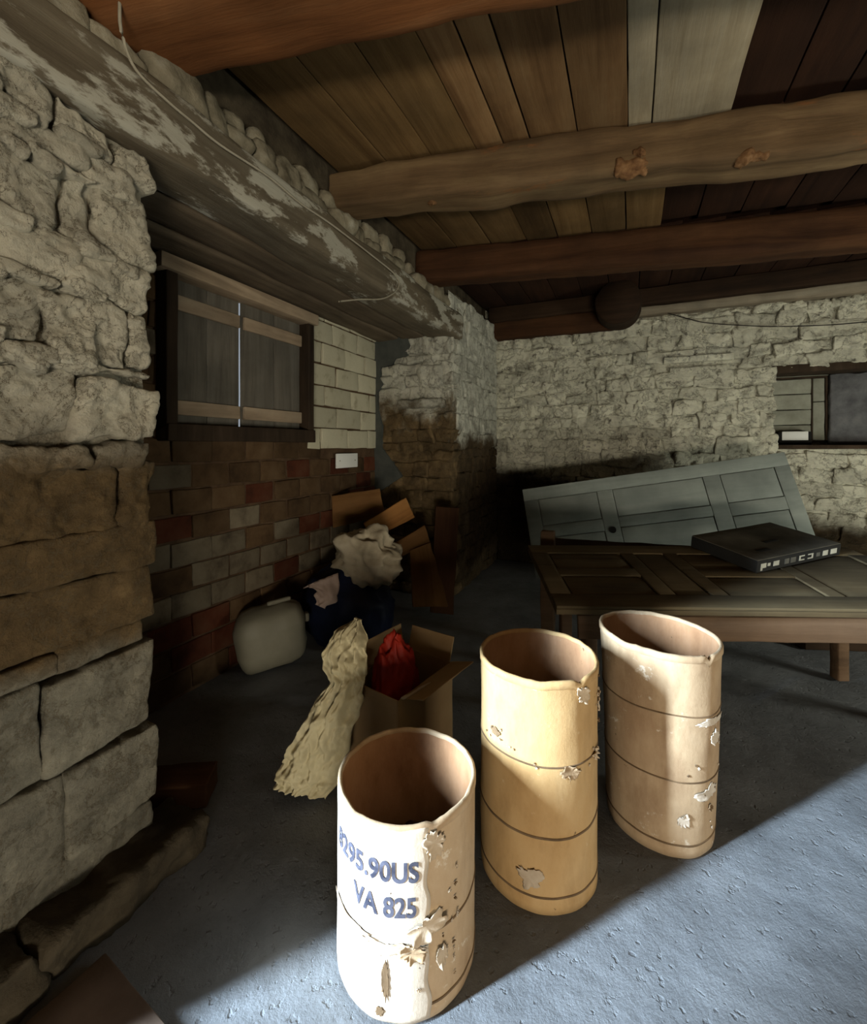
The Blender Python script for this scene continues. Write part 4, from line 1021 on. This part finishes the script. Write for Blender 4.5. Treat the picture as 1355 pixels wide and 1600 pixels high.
# brown door lying as a table top
NL, FL = O(0.628, 2.25, 0.685), O(0.845, 3.05, 0.815)
exb = OV(1.0, -0.03, 0.0)
eyb = FL - NL
pnb = [(0.05, 0.27, 0.16, 0.44), (0.05, 0.27, 0.56, 0.84), (0.31, 0.40, 0.16, 0.84), (0.44, 0.68, 0.16, 0.44), (0.44, 0.68, 0.56, 0.84), (0.72, 0.95, 0.16, 0.84)]
bd = panel_door('panelled_door', 'door_brown', NL, exb, eyb, 2.15, 0.82, pnb, 'dusty brown panelled door lying flat as a table top', sink=0.007, gap=0.012)
bd_m = Matrix.LocRotScale(Vector(bd.location), bd.rotation_euler, None)
# table beneath it
tb = empty('table', O(0.80, 2.36, 0), (0, 0, YAW - 0.03)); tag(tb, 'rough dark wooden table carrying the brown panelled door', 'table')
block('top', 'table_wood', (0.92, 0.30, 0.588), (1.86, 0.62, 0.03), tb, (10, 5, 2), 0.005, 0.004, 3)
block('apron', 'table_wood', (0.92, 0.0, 0.535), (1.90, 0.03, 0.13), tb, (16, 2, 4), 0.006, 0.006, 3)
block('apron', 'table_wood', (0.92, 0.60, 0.535), (1.90, 0.03, 0.13), tb, (16, 2, 4), 0.006, 0.004, 3)
for x_ in (0.05, 1.80):
    for y_ in (0.06, 0.54): block('leg', 'table_wood', (x_, y_, 0.287), (0.07, 0.07, 0.574), tb, (3, 3, 8), 0.008, 0.004, 4)
for x_ in (0.25, 1.6): block('packing_block', 'table_wood', (x_, 0.52, 0.655), (0.3, 0.07, 0.105), tb, (5, 3, 3), 0.006, 0.003, 4)
for x_ in (0.25, 1.6): block('packing_block', 'table_wood', (x_, 0.06, 0.622), (0.3, 0.06, 0.036), tb, (5, 3, 3), 0.004, 0.002, 4)
# dark board added on edge to fill the dark area before the grey door
board('dark_fill_board', 'beam_black', PD(846, 868, 3.60), PD(1130, 884, 3.25), 0.30, 0.025, 'added dark board on edge filling the dark area between the two panelled doors', res=(16, 2, 5), amp=0.006)
# supports of the grey door
ch = empty('wooden_chest', O(2.72, 3.28, 0), (0, 0, YAW - 0.05)); tag(ch, 'low blackened wooden chest behind the table under the grey door', 'chest')
block('body', 'beam_black', (0.42, 0.1, 0.28), (0.82, 0.28, 0.56), ch, (10, 4, 5), 0.01, 0.006, 3)
block('lid', 'beam_black', (0.42, 0.1, 0.58), (0.86, 0.32, 0.04), ch, (10, 4, 2), 0.008, 0.004, 3)
# post beside the brown door
pp = O((856 - U0) / F * 3.25, 3.25)
o = block('wooden_post', 'table_wood', pp + Vector((0, 0, 0.44)), (0.10, 0.08, 0.88), None, (4, 4, 14), 0.012, 0.008, 4); tag(o, 'upright wooden post standing left of the brown panelled door', 'post')

# flat black carton with pale printed marks, lying on the brown door
inv = bd_m.inverted()
def on_door(u, v_):
    n = (bd_m.to_3x3() @ Vector((0, 0, 1))); p0 = bd_m.translation
    d = Vector((-SN, CS, 0)) + Vector((CS, SN, 0)) * ((u - U0) / F) + Vector((0, 0, 1)) * ((V0 - v_) / F)
    return CAM + d * ((p0 - CAM).dot(n) / d.dot(n))
fF, fR, fL = on_door(1182, 897), on_door(1312, 868), on_door(1114, 862)
exk = (fR - fF); Lk = exk.length; exk.normalize()
nk = bd_m.to_3x3() @ Vector((0, 0, 1)); eyk = nk.cross(exk)
Wk = 0.44; Hk = 0.075
kc = empty('flat_carton', fF + nk * 0.004, Matrix((exk, eyk, nk)).transposed().to_euler()); tag(kc, 'flat black carton with pale printed marks lying on the brown door', 'box')
M['carton_top'] = simple('dusty_black_card', [(0.3, (0.045, 0.04, 0.03)), (0.6, (0.10, 0.09, 0.068)), (0.8, (0.15, 0.135, 0.10))], 4, bump=0.2)
M['print'] = simple('pale_print', [(0.3, (0.34, 0.33, 0.28)), (0.7, (0.48, 0.47, 0.40))], 12, bump=0.0)
M['print_dim'] = simple('dim_print', [(0.3, (0.06, 0.058, 0.05)), (0.7, (0.11, 0.105, 0.09))], 12, bump=0.0)
block('body', 'black', (Lk / 2, Wk / 2, Hk / 2), (Lk, Wk, Hk), kc, (6, 6, 3), 0.004, 0.001, 3)
block('lid', 'carton_top', (Lk / 2, Wk / 2, Hk + 0.002), (Lk - 0.004, Wk - 0.004, 0.005), kc, (8, 8, 2), 0.002, 0.002, 3)
block('tape', 'black', (Lk * 0.5, Wk * 0.42, Hk + 0.005), (Lk * 0.16, 0.03, 0.002), kc, (4, 3, 2), 0.001)
block('tape', 'black', (Lk * 0.25, Wk * 0.22, Hk + 0.005), (Lk * 0.14, 0.035, 0.002), kc, (4, 3, 2), 0.001)
def mark(x0, x1, z0, z1, m_='print'):
    V = [(x0 * Lk, -0.0014, z0 * Hk), (x1 * Lk, -0.0014, z0 * Hk), (x1 * Lk, -0.0014, z1 * Hk), (x0 * Lk, -0.0014, z1 * Hk)]
    V += [(x, 0.002, z) for x, y_, z in V]
    link('printed_mark', mesh('mark', V, [(0, 1, 2, 3), (7, 6, 5, 4), (0, 4, 5, 1), (1, 5, 6, 2), (2, 6, 7, 3), (3, 7, 4, 0)]), m_, kc, smooth=False)
lo, hi = 0.28, 0.72
mark(0.04, 0.06, 0.14, hi); mark(0.06, 0.10, lo + 0.06, hi); mark(0.115, 0.145, lo + 0.14, hi - 0.05)
mark(0.18, 0.245, lo + 0.04, hi)
mark(0.31, 0.36, lo, hi, 'print_dim'); mark(0.38, 0.44, lo, hi, 'print_dim')
for (x0, x1, op) in ((0.48, 0.545, 1), (0.585, 0.65, -1)):
    mark(x0, x1, lo, lo + 0.1); mark(x0, x1, hi - 0.1, hi)
    if op > 0: mark(x0, x0 + 0.018, lo + 0.1, hi - 0.1)
    else: mark(x1 - 0.018, x1, lo + 0.1, hi - 0.1)
mark(0.69, 0.735, lo + 0.05, hi - 0.05, 'print_dim'); mark(0.77, 0.835, lo, hi); mark(0.87, 0.95, lo, hi)
